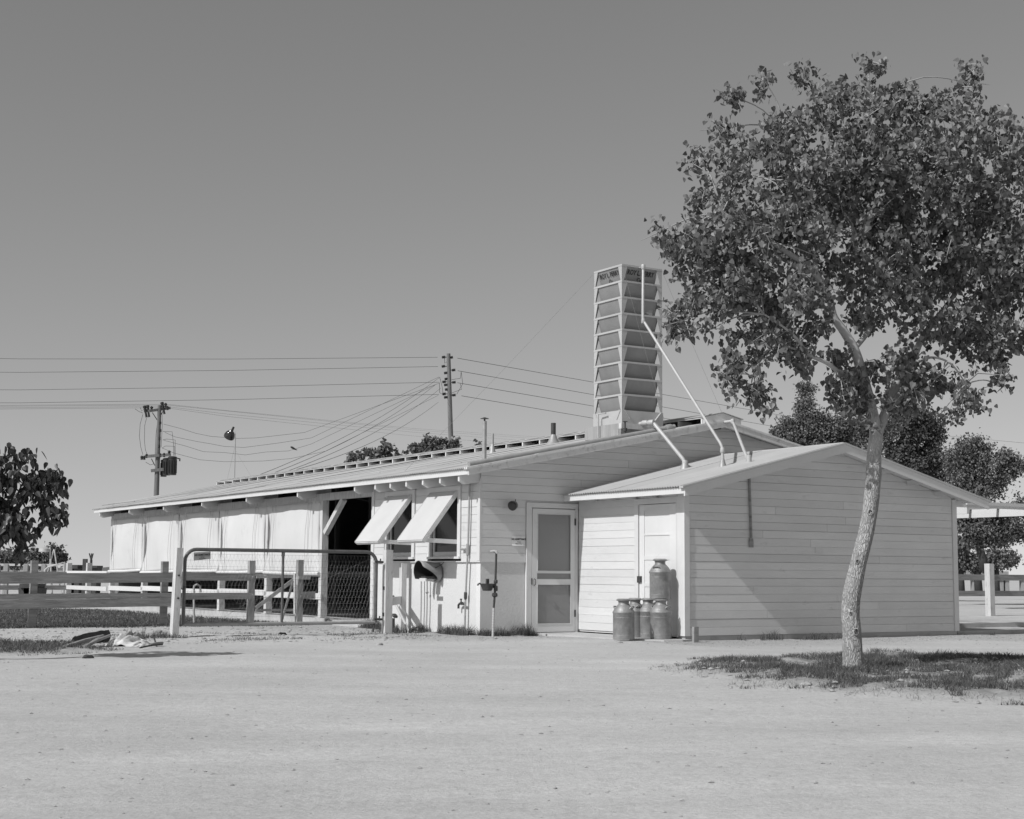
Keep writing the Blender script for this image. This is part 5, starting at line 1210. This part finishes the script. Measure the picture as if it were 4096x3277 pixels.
limbs = [  # (x, y, width px, depth offset)
    [(1085,1660,58,0),(1064,1560,53,-0.03),(1042,1470,49,-0.05),(1018,1380,46,-0.08),(988,1290,42,-0.1),(942,1212,38,-0.12),(900,1150,34,-0.15),(880,1065,30,-0.2),(835,990,28,-0.25),(788,930,27,-0.3),(725,890,24,-0.35),(660,848,20,-0.4),(560,780,13,-0.5),(420,700,7,-0.6)],
    [(1088,1655,46,0.02),(1125,1560,41,0.05),(1158,1470,38,0.1),(1192,1405,34,0.15),(1240,1338,31,0.2),(1285,1235,28,0.3),(1345,1160,25,0.4),(1430,1040,20,0.5),(1520,880,14,0.6),(1600,700,8,0.7)],
    [(1000,1440,24,-0.05),(930,1395,20,-0.25),(870,1350,18,-0.4),(790,1312,16,-0.5),(748,1255,14,-0.6),(690,1200,10,-0.7),(600,1140,7,-0.8)],
    [(988,1290,26,-0.1),(1060,1190,22,0.2),(1045,1080,20,0.3),(1010,950,17,0.35),(980,760,13,0.3),(960,500,8,0.25),(940,300,5,0.2)],
    [(835,990,18,-0.25),(800,800,14,-0.1),(760,600,10,0.0),(700,380,6,0.1)],
    [(1285,1235,20,0.3),(1250,1000,16,0.1),(1200,700,11,0.0),(1130,420,7,-0.1),(1070,180,4,-0.1)],
    [(1345,1160,18,0.4),(1500,1100,13,0.2),(1640,1060,9,0.0),(1780,1000,6,0.0)],
    [(1190,1405,16,0.15),(1300,1330,11,0.0),(1400,1350,8,-0.1),(1470,1440,5,-0.15)],
    [(600,1320,8,-0.5),(560,1380,6,-0.55),(545,1440,4,-0.6)],
    [(790,1312,12,-0.5),(690,1280,10,-0.5),(610,1300,8,-0.5),(560,1400,5,-0.55),(575,1500,3,-0.55)],
]
LP_ = []
for lb in limbs:
    P_ = [t7(a,b,d_) for a,b,w_,d_ in lb]; R_ = [w_*S7/FPX*TD/2 for a,b,w_,d_ in lb]
    s_ = spline(P_, R_, len(lb)*5)
    MB().tube([q[0] for q in s_], [q[1] for q in s_], 12).part('limb', 'bark', tree, smooth=True, ang=180)
    LP_ += [(q[0], q[1]) for q in s_[8:]]
# crown volume: ellipsoids in crop pixels (x, y, rx, ry, depth offset, rz metres, weight)
blobs = [(880,470,330,300,0.0,1.3,3.4),(620,560,280,260,-0.3,1.1,2.2),(1180,520,330,330,0.1,1.4,3.6),(1460,520,260,330,0.1,1.3,2.8),(1720,640,240,330,0.2,1.3,2.2),
    (600,830,330,160,-0.5,1.0,2.0),(330,860,170,120,-0.6,0.7,0.9),(420,1040,170,100,-0.6,0.7,0.9),(240,1170,75,85,-0.6,0.35,0.35),(700,1050,230,130,-0.4,0.9,1.3),
    (1000,800,330,230,0.0,1.2,2.4),(1300,850,300,230,0.2,1.2,2.2),(1560,950,260,230,0.2,1.2,2.0),(1760,1050,200,200,0.2,1.0,1.2),
    (1130,1060,220,170,0.1,0.9,1.2),(1420,1180,210,110,0.2,0.9,1.0),(1600,1260,150,110,0.2,0.7,0.7),(640,1250,190,85,-0.5,0.6,0.6),(760,1330,80,70,-0.4,0.3,0.25),
    (480,1400,60,130,-0.55,0.25,0.32),(578,1490,38,80,-0.55,0.2,0.2),(1130,1360,150,90,-0.1,0.5,0.5),(930,1330,60,70,-0.1,0.3,0.18),(1200,1500,110,70,-0.2,0.4,0.28),(1340,1420,130,70,-0.1,0.4,0.38),(1470,1510,80,55,-0.15,0.3,0.2),(1370,1560,35,40,-0.1,0.2,0.05),(1605,1440,32,70,0.0,0.2,0.10),
    (960,1460,100,90,-0.25,0.35,0.34),(930,1550,60,60,-0.25,0.25,0.14),(1050,1560,90,60,-0.3,0.3,0.14),(820,1205,60,45,-0.5,0.25,0.14),(380,1200,40,30,-0.6,0.2,0.06),
    (600,130,40,60,0,0.25,0.10),(460,200,45,60,-0.2,0.25,0.12),(765,105,45,50,0.0,0.25,0.12),(1050,110,50,80,0,0.3,0.18),(1480,140,65,90,0.1,0.3,0.22),(1350,230,80,70,0.1,0.3,0.22),(410,340,60,50,-0.3,0.3,0.14),(320,470,45,60,-0.5,0.25,0.12),(140,790,28,42,-0.6,0.15,0.06),(200,840,60,30,-0.6,0.2,0.09),(1590,320,45,50,0.1,0.3,0.1),(310,650,60,45,-0.5,0.3,0.12),(880,180,120,50,0.1,0.5,0.3),(1170,220,90,70,0.1,0.4,0.26)]
crown_leaves = []; twigs = MB()
tot = sum(b[6] for b in blobs); NCL = 2150
def nearest_limb(p):
    return min(LP_, key=lambda q: (q[0]-p).length_squared)
SHOW = [q for q in spline([t7(a,b,d_) for a,b,w_,d_ in limbs[0][:12]], [0]*12, 70)]
def over_limb(p):
    for q, _r in SHOW:
        if p.y < q.y+0.12 and abs(p.x-q.x) < 0.085 and abs(p.z-q.z) < 0.085: return random.random() < 0.86
    return False
def in_gap(p):
    return noise.noise(p*2.1+Vector((4,2,1))) < -0.27
for (bx, by, rx, ry, dy, rz_, wt) in blobs:
    n_ = max(2, int(NCL*wt/tot)); c = t7(bx,by,dy); ax_ = rx*S7/FPX*TD; az_ = ry*S7/FPX*TD
    for k in range(n_):
        for tries in range(6):
            d_ = rdir(); rr_ = rnd(0.15,1)**0.45
            p = c + Vector((d_.x*ax_*rr_, d_.y*rz_*rr_, d_.z*az_*rr_))
            if (wt < 0.4 or not in_gap(p)) and not over_limb(p): break
        if over_limb(p): continue
        if wt > 1.0 or k % 2 == 0:
            q = nearest_limb(p)
            if (q[0]-p).length < 0.45 and random.random() < 0.22:
                mid = q[0].lerp(p, 0.5) + Vector((rnd(-.06,.06), rnd(-.06,.06), rnd(-0.02,0.10)))
                twigs.tube([q[0], mid, p], [0.007, 0.005, 0.003], 4, cap=False)
        tw_d = Vector((rnd(-0.6,0.6), rnd(-0.6,0.6), rnd(-0.9,0.35))).normalized(); ln = rnd(0.10,0.24)
        twigs.tube([p - tw_d*ln*0.5, p, p + tw_d*ln*0.5 + Vector((0,0,-0.02))], [0.004,0.0035,0.0025], 3, cap=False)
        for m_ in range(random.randint(12,19)):
            s_ = p + tw_d*rnd(-0.6,0.6)*ln + rdir()*rnd(0.01,0.13)
            yd = (Vector((0,0,-0.75)) + rdir()*0.75 + tw_d*0.2)
            nr = rdir() + Vector((0,0,0.5)) - Vector((0.15,0.35,0))
            crown_leaves.append((s_, yd, nr, rnd(0.036,0.070)))
for (bx, by, rx, ry, dy, rz_, wt) in blobs:      # secondary branches out to every clump of the crown
    c = t7(bx,by,dy); q = nearest_limb(c); L_ = (q[0]-c).length
    if L_ < 2.2:
        mid = q[0].lerp(c, 0.5) + Vector((rnd(-.08,.08)*L_, rnd(-.1,.1), 0.10*L_)); r0_ = min(0.018, 0.5*q[1]+0.006)
        sp__ = spline([q[0], mid, c, c+(c-mid)*0.5], [r0_, r0_*0.75, r0_*0.5, r0_*0.25], 12)
        twigs.tube([e[0] for e in sp__], [e[1] for e in sp__], 6, cap=False)
        for k in range(int(2+5*min(1.0, wt))):
            d_ = rdir(); e = c + Vector((d_.x*rx, 0, d_.z*ry))*(0.8*S7/FPX*TD) + Vector((0, d_.y*rz_*0.7, 0)); m2_ = c.lerp(e, 0.5)+Vector((rnd(-.04,.04), rnd(-.04,.04), 0.04))
            twigs.tube([c, m2_, e], [r0_*0.5, r0_*0.35, 0.003], 4, cap=False)
twigs.part('twigs', 'twig', tree, kind='stuff')
# the nearest leaves are single objects, the rest one mass
crown_leaves.sort(key=lambda e: (e[0]-CAM).length - e[3]*6)
single = []
for e in crown_leaves:
    if len(single) < 300 and e[3] > 0.057: single.append(e)
ss = set(id(e) for e in single)
cr = MB(); cr.tint = []
for e in crown_leaves:
    if id(e) not in ss: add_leaf(cr, 'heart', *e)
me_off = BASE[tree.name]
crown = cr.part('crown', 'poplar_leaf', tree, kind='stuff')
lm = []
for k in range(4):
    q = MB(); q.tint = []; add_leaf(q, 'heart', Vector((0,0,0)), Vector((0,1,0)), Vector((0,0,1)), 1.0); me_ = q.mesh('leaf'); me_.materials.append(MATS['poplar_leaf']); lm.append(me_)
for i, (p, yd, nr, sz) in enumerate(single):
    y = yd.normalized(); x = y.cross(nr).normalized(); z = x.cross(y)
    ob = bpy.data.objects.new('leaf', lm[i % 4]); C.objects.link(ob); ob.parent = crown
    M_ = Matrix(((x.x,y.x,z.x,0),(x.y,y.y,z.y,0),(x.z,y.z,z.z,0),(0,0,0,1)))
    ob.matrix_basis = Matrix.Translation(p-me_off) @ M_ @ Matrix.Scale(sz,4)

# ---- generic tree for the background
def simple_tree(name, label, base, blobs_, nleaf, size, leaf, mt, trunk_pts, bark='dark_bark', clump=14, spread=0.35, group=None, droop=0.3):
    t = thing(name, label, 'tree', base, 'w', group)
    for P_, R_ in trunk_pts:
        MB().tube([Vector(p) for p in P_], R_, 8).part('trunk', bark, t, smooth=True, ang=180)
    cr = MB(); cr.tint = []; tot_ = sum(b[2]*b[3] for b in blobs_)
    for (c, dirv, rx, rz_, ry) in blobs_:
        n_ = int(nleaf*rx*rz_/tot_/clump)+1
        for k in range(n_):
            d_ = rdir(); rr_ = rnd(0.15,1)**0.5*(1+0.30*noise.noise(d_*2.3+c*0.7))*(1.18 if random.random() < 0.12 else 1)
            p = c + Vector((d_.x*rx*rr_, d_.y*ry*rr_, d_.z*rz_*rr_))
            if noise.noise(p*(0.55/max(spread,0.14))+Vector((2.2,0,5))) < -0.04: continue
            for m_ in range(clump):
                s_ = p + rdir()*rnd(0.05,1)*spread
                add_leaf(cr, leaf, s_, Vector((rnd(-1,1),rnd(-1,1),rnd(-1,0.6)-droop)), rdir()+Vector((0,-0.2,0.6)), size*rnd(0.7,1.3))
    cr.part('crown', mt, t, kind='stuff'); return t
def B(x, y, rx, ry, d_, deep=1.0):     # ellipsoid from pixels at a distance
    return (dep(x,y,d_), None, rx*d_/FPX, ry*d_/FPX, deep*rx*d_/FPX)
random.seed(31)
S8b = 0.45
def r8(x, y): return (3050+x*S8b, 1450+y*S8b)
def BB(x, y, rx, ry, d_, deep=1.0): a = r8(x,y); return B(a[0], a[1], rx*S8b, ry*S8b, d_, deep)
D1 = 62
simple_tree('willow_tree', 'feathery tapering grey willow behind the annex roof ridge', (dep(3300,2250,D1).x,D1,0),
    [BB(400,280,75,110,D1),BB(400,430,150,110,D1),BB(350,560,190,110,D1),BB(300,650,220,110,D1),BB(560,560,130,120,D1),BB(700,600,190,130,D1),BB(520,750,300,160,D1),BB(880,640,160,150,D1),BB(150,640,70,60,D1),BB(760,800,260,140,D1)],
    46000, 0.115, 'small', 'far_leaf', [([(dep(3290,2250,D1).x,D1,-0.2),(dep(3270,1900,D1).x,D1,4.5),(dep(3240,1650,D1).x,D1,7.5)],[0.3,0.2,0.06])], clump=12, spread=0.34)
D2 = 55
simple_tree('poplar_tree', 'dark broad poplar just behind the cottonwood trunk', (dep(3620,2250,D2).x,D2,0),
    [BB(1230,330,130,120,D2),BB(1330,520,230,180,D2),BB(1200,680,200,170,D2),BB(1440,640,160,150,D2),BB(1330,820,230,140,D2),BB(1180,880,160,120,D2),BB(1560,960,140,110,D2),BB(1480,880,130,120,D2)],
    46000, 0.105, 'small', 'dark_far_leaf', [([(dep(3620,2250,D2).x,D2,-0.2),(dep(3625,1900,D2).x,D2,3.6),(dep(3620,1650,D2).x,D2,6)],[0.28,0.18,0.06])], clump=10, spread=0.35)
D3 = 50
simple_tree('poplar_tree', 'leafy poplar at the right edge with its trunk under the canopy', (dep(3960,2255,D3).x,D3,0),
    [BB(1840,700,120,90,D3),BB(1800,860,200,150,D3),BB(2050,820,160,110,D3),BB(2000,1000,200,170,D3),BB(2200,900,160,150,D3),BB(1780,1020,150,120,D3),BB(1920,1180,230,130,D3),B(3850,2090,45,60,D3),B(3930,2110,85,60,D3),B(4010,2090,60,70,D3),B(3900,2150,35,40,D3),B(3990,2165,50,22,D3),B(4080,2080,70,80,D3)],
    50000, 0.095, 'small', 'far_leaf', [([dep(3938,2285,D3),dep(3930,2230,D3),dep(3918,2190,D3),dep(3922,2130,D3),dep(3920,2000,D3),dep(3900,1850,D3)],[0.15,0.14,0.13,0.12,0.10,0.05])], clump=10, spread=0.30)
D4 = 90
simple_tree('round_tree', 'small round tree with a dark trunk seen under the canopy', (dep(3912,2290,D4).x,D4,0), [B(3890,2235,42,30,D4),B(3870,2255,30,22,D4),B(3915,2250,28,25,D4)], 3200, 0.20, 'small', 'far_leaf', [([(dep(3914,2300,D4).x,D4,-0.1),(dep(3906,2255,D4).x,D4,2.2)],[0.26,0.2])], clump=10, spread=0.4)
simple_tree('round_tree', 'wider grey bush at the right edge under the canopy', (dep(3980,2290,D4).x,D4,0), [B(3970,2225,45,25,D4),B(3995,2245,35,30,D4),B(3955,2250,30,25,D4),B(4040,2235,40,30,D4)], 3600, 0.20, 'small', 'far_leaf', [([(dep(3985,2300,D4).x,D4,-0.1),(dep(3985,2260,D4).x,D4,1.8)],[0.22,0.15])], clump=10, spread=0.4)
simple_tree('round_tree', 'dark weeping bush at the annex corner under the canopy', (dep(3840,2290,D4).x,D4,0), [B(3835,2190,32,45,D4),B(3850,2235,28,35,D4),B(3825,2250,25,30,D4)], 3600, 0.22, 'small', 'dark_far_leaf', [([(dep(3845,2300,D4).x,D4,-0.1),(dep(3843,2260,D4).x,D4,1.8)],[0.22,0.15])], clump=10, spread=0.5, droop=0.9)
# cottonwood tops behind the barn
D5 = 44
simple_tree('cottonwood_tree', 'leafy tree top showing over the barn ridge left of the tall pole', (dep(1500,2250,D5).x,D5,0),
    [B(1540,1790,30,28,D5),B(1500,1815,45,30,D5),B(1440,1830,45,22,D5),B(1585,1815,25,25,D5),B(1550,1850,70,30,D5),B(1400,1835,12,12,D5)], 1500, 0.10, 'heart', 'poplar_leaf',
    [([(dep(1500,2250,D5).x,D5,-0.2),(dep(1510,1900,D5).x,D5,3.7),(dep(1525,1800,D5).x,D5,4.5)],[0.16,0.08,0.02])], clump=9, spread=0.14)
simple_tree('cottonwood_tree', 'leafy tree top showing over the barn ridge around the tall pole', (dep(1740,2250,D5).x,D5,0),
    [B(1720,1765,28,22,D5),B(1690,1785,40,22,D5),B(1765,1775,22,22,D5),B(1825,1780,22,28,D5),B(1660,1805,40,18,D5),B(1750,1800,60,22,D5),B(1915,1775,10,8,D5)], 1500, 0.10, 'heart', 'poplar_leaf',
    [([(dep(1740,2250,D5).x,D5,-0.2),(dep(1735,1900,D5).x,D5,3.7),(dep(1730,1780,D5).x,D5,4.6)],[0.16,0.08,0.02])], clump=9, spread=0.14)
# near tree at the left edge: long drooping leaves
D6 = 18.0
ml = simple_tree('mulberry_tree', 'dark leafy tree with drooping pointed leaves at the left edge', (dep(-30,2600,D6).x,D6,0),
    [B(40,1850,90,70,D6),B(140,1830,55,50,D6),B(100,1950,110,90,D6),B(200,1930,55,60,D6),B(60,2080,110,90,D6),B(170,2040,70,80,D6),B(30,2120,80,50,D6),B(-120,1950,160,190,D6),B(120,2140,60,50,D6),B(235,2040,25,30,D6),B(70,2190,24,35,D6)],
    3800, 0.085, 'long', 'mulberry_leaf', [([(dep(-60,2600,D6).x,D6,-0.2),(dep(-40,2200,D6).x,D6,1.4),(dep(0,1900,D6).x,D6,2.4)],[0.10,0.07,0.02]), ([dep(-40,2200,D6),dep(90,2000,D6),dep(180,1900,D6)],[0.05,0.03,0.01]), ([dep(-40,2200,D6),dep(60,1950,D6),dep(60,1800,D6)],[0.05,0.03,0.01])], clump=7, spread=0.15, droop=1.1, bark='dark_bark')
D7 = 120
simple_tree('distant_tree', 'round dark tree on the far left horizon beyond the yard lamp', (dep(220,2290,D7).x,D7,0), [B(215,2215,38,30,D7),B(190,2240,40,28,D7),B(240,2245,28,22,D7),B(255,2250,18,16,D7)], 4200, 0.26, 'small', 'dark_far_leaf', [([(dep(215,2290,D7).x,D7,-0.2),(dep(215,2240,D7).x,D7,1.6)],[0.3,0.2])], clump=10, spread=0.6)
simple_tree('distant_tree', 'paler low tree at the far left edge behind the pipe fence', (dep(120,2290,D7).x,D7,0), [B(110,2245,45,22,D7),B(60,2235,50,30,D7),B(140,2225,30,25,D7),B(0,2235,50,32,D7)], 4200, 0.26, 'small', 'far_leaf', [([(dep(110,2290,D7).x,D7,-0.2),(dep(110,2250,D7).x,D7,1.4)],[0.3,0.2])], clump=10, spread=0.6)

# ================================================================== grass, weeds, stones
def blades(name, label, cat, sampler, n_, h0, h1, wd, mt, lean=0.5, seg=2):
    mb = MB(); mb.tint = []
    for k in range(n_):
        s_ = sampler()
        if not s_: continue
        x, y, hf = s_; z = gz(x,y)-0.004; h_ = rnd(h0,h1)*hf; an = rnd(0,2*math.pi); ln = rnd(0.1,lean)*h_; w_ = wd*rnd(0.7,1.3)
        dx, dy = math.cos(an), math.sin(an); a2 = rnd(0,math.pi); px_, py_ = math.cos(a2)*w_, math.sin(a2)*w_
        i0 = len(mb.v); t_ = random.random()
        mb.v += [(x-px_,y-py_,z),(x+px_,y+py_,z),(x+dx*ln*0.35+px_*0.7,y+dy*ln*0.35+py_*0.7,z+h_*0.6),(x+dx*ln*0.35-px_*0.7,y+dy*ln*0.35-py_*0.7,z+h_*0.6),(x+dx*ln,y+dy*ln,z+h_)]
        mb.f += [(i0,i0+1,i0+2,i0+3),(i0+3,i0+2,i0+4)]; mb.tint += [t_,t_]
    me = bpy.data.meshes.new(name); me.from_pydata(mb.v, [], mb.f)
    a = me.attributes.new('tint','FLOAT','FACE'); a.data.foreach_set('value', mb.tint)
    me.materials.append(MATS[mt]); ob = bpy.data.objects.new(name, me); C.objects.link(ob); tag(ob, label, cat, None, 'stuff')
random.seed(77)
def s_mound():
    x = rnd(1.2,8.4); y = rnd(12.0,20.8); m_ = mound(x,y)
    pat = nzs(x,y,1.1,3.0)*0.6 + nzs(x,y,3.2,6.0)*0.55
    if m_ < 0.05 or pat < -0.05 + 0.40*(1-m_): return None
    return (x, y, 0.35+0.65*min(1,m_*(0.6+pat)))
blades('mound_grass', 'patchy grass on the low bank round the cottonwood', 'grass', s_mound, 170000, 0.025, 0.10, 0.0032, 'grass_blade', 1.3)
def s_mdry():
    x = rnd(1.4,8.2); y = rnd(12.6,20.6)
    if mound(x,y) < 0.12 or nzs(x,y,2.0,1.5) < -0.2: return None
    return (x,y,1)
blades('dry_straw', 'dry straw scattered on the bank round the cottonwood', 'straw', s_mdry, 18000, 0.02, 0.06, 0.003, 'dry_grass', 2.5)
def s_pile():
    x = rnd(-12.5,-4.6); y = rnd(17.8,23.0); m_ = pile_grass(x,y)
    if m_ < 0.08 or nzs(x,y,2.2,6.0) < -0.35+0.4*(1-m_): return None
    return (x,y,0.4+0.6*m_)
blades('rough_grass', 'rough grass in front of the rubbish heap', 'grass', s_pile, 40000, 0.03, 0.08, 0.004, 'grass_blade', 1.2)
def s_lawn():
    u_ = -0.6 - 15*random.random(); v_ = 5.3 + 17*random.random()**1.6; p = wl(u_, v_); l_ = lawn(p.x,p.y)
    if random.random() > l_ or p.x < -16.5 or p.y > 41: return None
    return (p.x,p.y,0.6+0.4*l_)
blades('lawn_grass', 'short lawn behind the plank fence', 'grass', s_lawn, 90000, 0.03, 0.07, 0.008, 'grass_blade', 0.9)
def s_wall():
    r = random.random()
    if r < 0.40: u_, v_ = rnd(-0.30,-0.02), rnd(0.05,4.1)
    elif r < 0.62: u_, v_ = rnd(-0.1,0.9), rnd(-0.45,-0.02)
    elif r < 0.70: u_, v_ = rnd(-0.9,-0.35), rnd(1.2,2.6)
    elif r < 0.80: u_, v_ = rnd(3.0,5.2), rnd(-3.45,-3.08)
    elif r < 0.86: u_, v_ = rnd(8.2,8.9), rnd(-3.3,-3.05)
    else: u_, v_ = rnd(-5.6,-4.6), rnd(0.8,1.7)
    p = wl(u_,v_); c = nzs(u_*1.6,v_*1.6,1.5,4.0)
    if c < -0.05: return None
    return (p.x,p.y,0.45+1.3*max(0,c))
blades('wall_weeds', 'tufts of weeds along the foot of the barn and annex walls', 'weeds', s_wall, 9000, 0.06, 0.20, 0.004, 'grass_blade', 0.8)
def s_gate():
    u_, v_ = rnd(-6.5,-0.6), rnd(-0.5,2.4); p = wl(u_,v_)
    if nzs(p.x,p.y,1.4,2.5) < 0.12: return None
    return (p.x,p.y,0.8)
def s_pdry():
    x = rnd(-12.5,-4.4); y = rnd(17.6,23.2)
    if pile_grass(x,y) < 0.05 or nzs(x,y,2.0,1.5) < -0.1: return None
    return (x,y,1)
blades('dry_straw', 'dry straw in the rough grass by the rubbish heap', 'straw', s_pdry, 6000, 0.02, 0.06, 0.003, 'dry_grass', 2.2)
blades('yard_weeds', 'thin scattered weeds on the ground in front of the pipe gate', 'weeds', s_gate, 7000, 0.02, 0.06, 0.003, 'grass_blade', 1.2)
# pebbles
def pebbles(name, label, n_, samp, s0, s1):
    vs_, fs = [], []
    base_ = [(1,0,0),(-1,0,0),(0,1,0),(0,-1,0),(0,0,1),(0,0,-1),(.7,.7,.3),(-.7,.7,.25),(.7,-.7,.25),(-.7,-.7,.3)]
    tri = [(4,0,6),(4,6,2),(4,2,7),(4,7,1),(4,1,9),(4,9,3),(4,3,8),(4,8,0),(5,6,0),(5,2,6),(5,7,2),(5,1,7),(5,9,1),(5,3,9),(5,8,3),(5,0,8)]
    for k in range(n_):
        q = samp()
        if not q: continue
        x, y = q; s_ = s0 + (s1-s0)*random.random()**4; a = rnd(0,6.3); ca, sa = math.cos(a), math.sin(a); z = gz(x,y); i0 = len(vs_); fx_, fz_ = rnd(0.6,1.0), rnd(0.3,0.65)
        for (bx,by,bz) in base_:
            j = rnd(0.8,1.2); px_, py_ = bx*s_*j, by*s_*fx_*j; vs_.append((x+px_*ca-py_*sa, y+px_*sa+py_*ca, z+bz*s_*fz_*j+s_*0.1))
        fs += [tuple(i0+i for i in f) for f in tri]
    me = bpy.data.meshes.new(name); me.from_pydata(vs_, [], fs); me.materials.append(MATS['stone']); ob = bpy.data.objects.new(name, me); C.objects.link(ob); tag(ob, label, 'pebbles', None, 'stuff')
def s_yard():
    y = 5.0 + 19*random.random()**1.2; x = rnd(-0.40,0.40)*y; return (x,y)
pebbles('yard_pebbles', 'small pebbles and clods scattered over the bare dirt yard', 2600, s_yard, 0.003, 0.018)
def s_grav():
    p = wl(rnd(-2.5,9.5), rnd(-5.6,0.6)); return (p.x,p.y) if random.random() < gravel(p.x,p.y) and not (p.y > 0 and loc(p).x > 1.0 and loc(p).y > -3.0) else None
pebbles('wall_gravel', 'coarse gravel strewn along the foot of the buildings', 9000, s_grav, 0.005, 0.020)
def s_rub():
    p = wl(rnd(-7.5,-0.4), rnd(-1.2,4.8)); return (p.x,p.y)
pebbles('gate_rubble', 'stones and clods on the rough ground by the gate', 1500, s_rub, 0.008, 0.045)
def s_bank():
    x = rnd(1.6,8.0); y = rnd(12.6,20.4); return (x,y) if mound(x,y) > 0.05 else None
pebbles('bank_clods', 'pale clods of earth on the bank round the cottonwood', 1800, s_bank, 0.008, 0.045)
# larger stones one by one
for k, (x, y, s_, lab) in enumerate(((636,2530,0.06,'pale rounded stone left of the leaning gate post'),(1538,2556,0.05,'flat pale stone at the foot of the hinge post'),(1517,2580,0.05,'small stone in the yard below the hinge post'),(352,2631,0.06,'dark clod in front of the rubbish heap'),(1130,2540,0.07,'dark angular rock under the pipe gate'),(2479,2574,0.035,'small white stone by the milk cans'),(3228,2757,0.045,'pale scrap on the grass bank left of the trunk'))):
    p = onz(x,y); mb = MB(); n1, n2 = 8, 12
    for i in range(n1+1):
        for j in range(n2):
            a, b = math.pi*i/n1, 2*math.pi*j/n2; d_ = Vector((math.sin(a)*math.cos(b), math.sin(a)*math.sin(b), math.cos(a)))
            r_ = s_*(1+0.35*noise.noise(d_*1.6+Vector((k*3,0,0)))); mb.v.append((p.x+d_.x*r_*1.15, p.y+d_.y*r_, gz(p.x,p.y)+s_*0.22+d_.z*r_*0.5))
    for i in range(n1):
        for j in range(n2): mb.f.append((i*n2+j, i*n2+(j+1)%n2, (i+1)*n2+(j+1)%n2, (i+1)*n2+j))
    mb.solo('stone', 'bark_log' if 'dark' in lab else 'stone', lab, 'stone', (p.x,p.y,0), 'w', smooth=True)
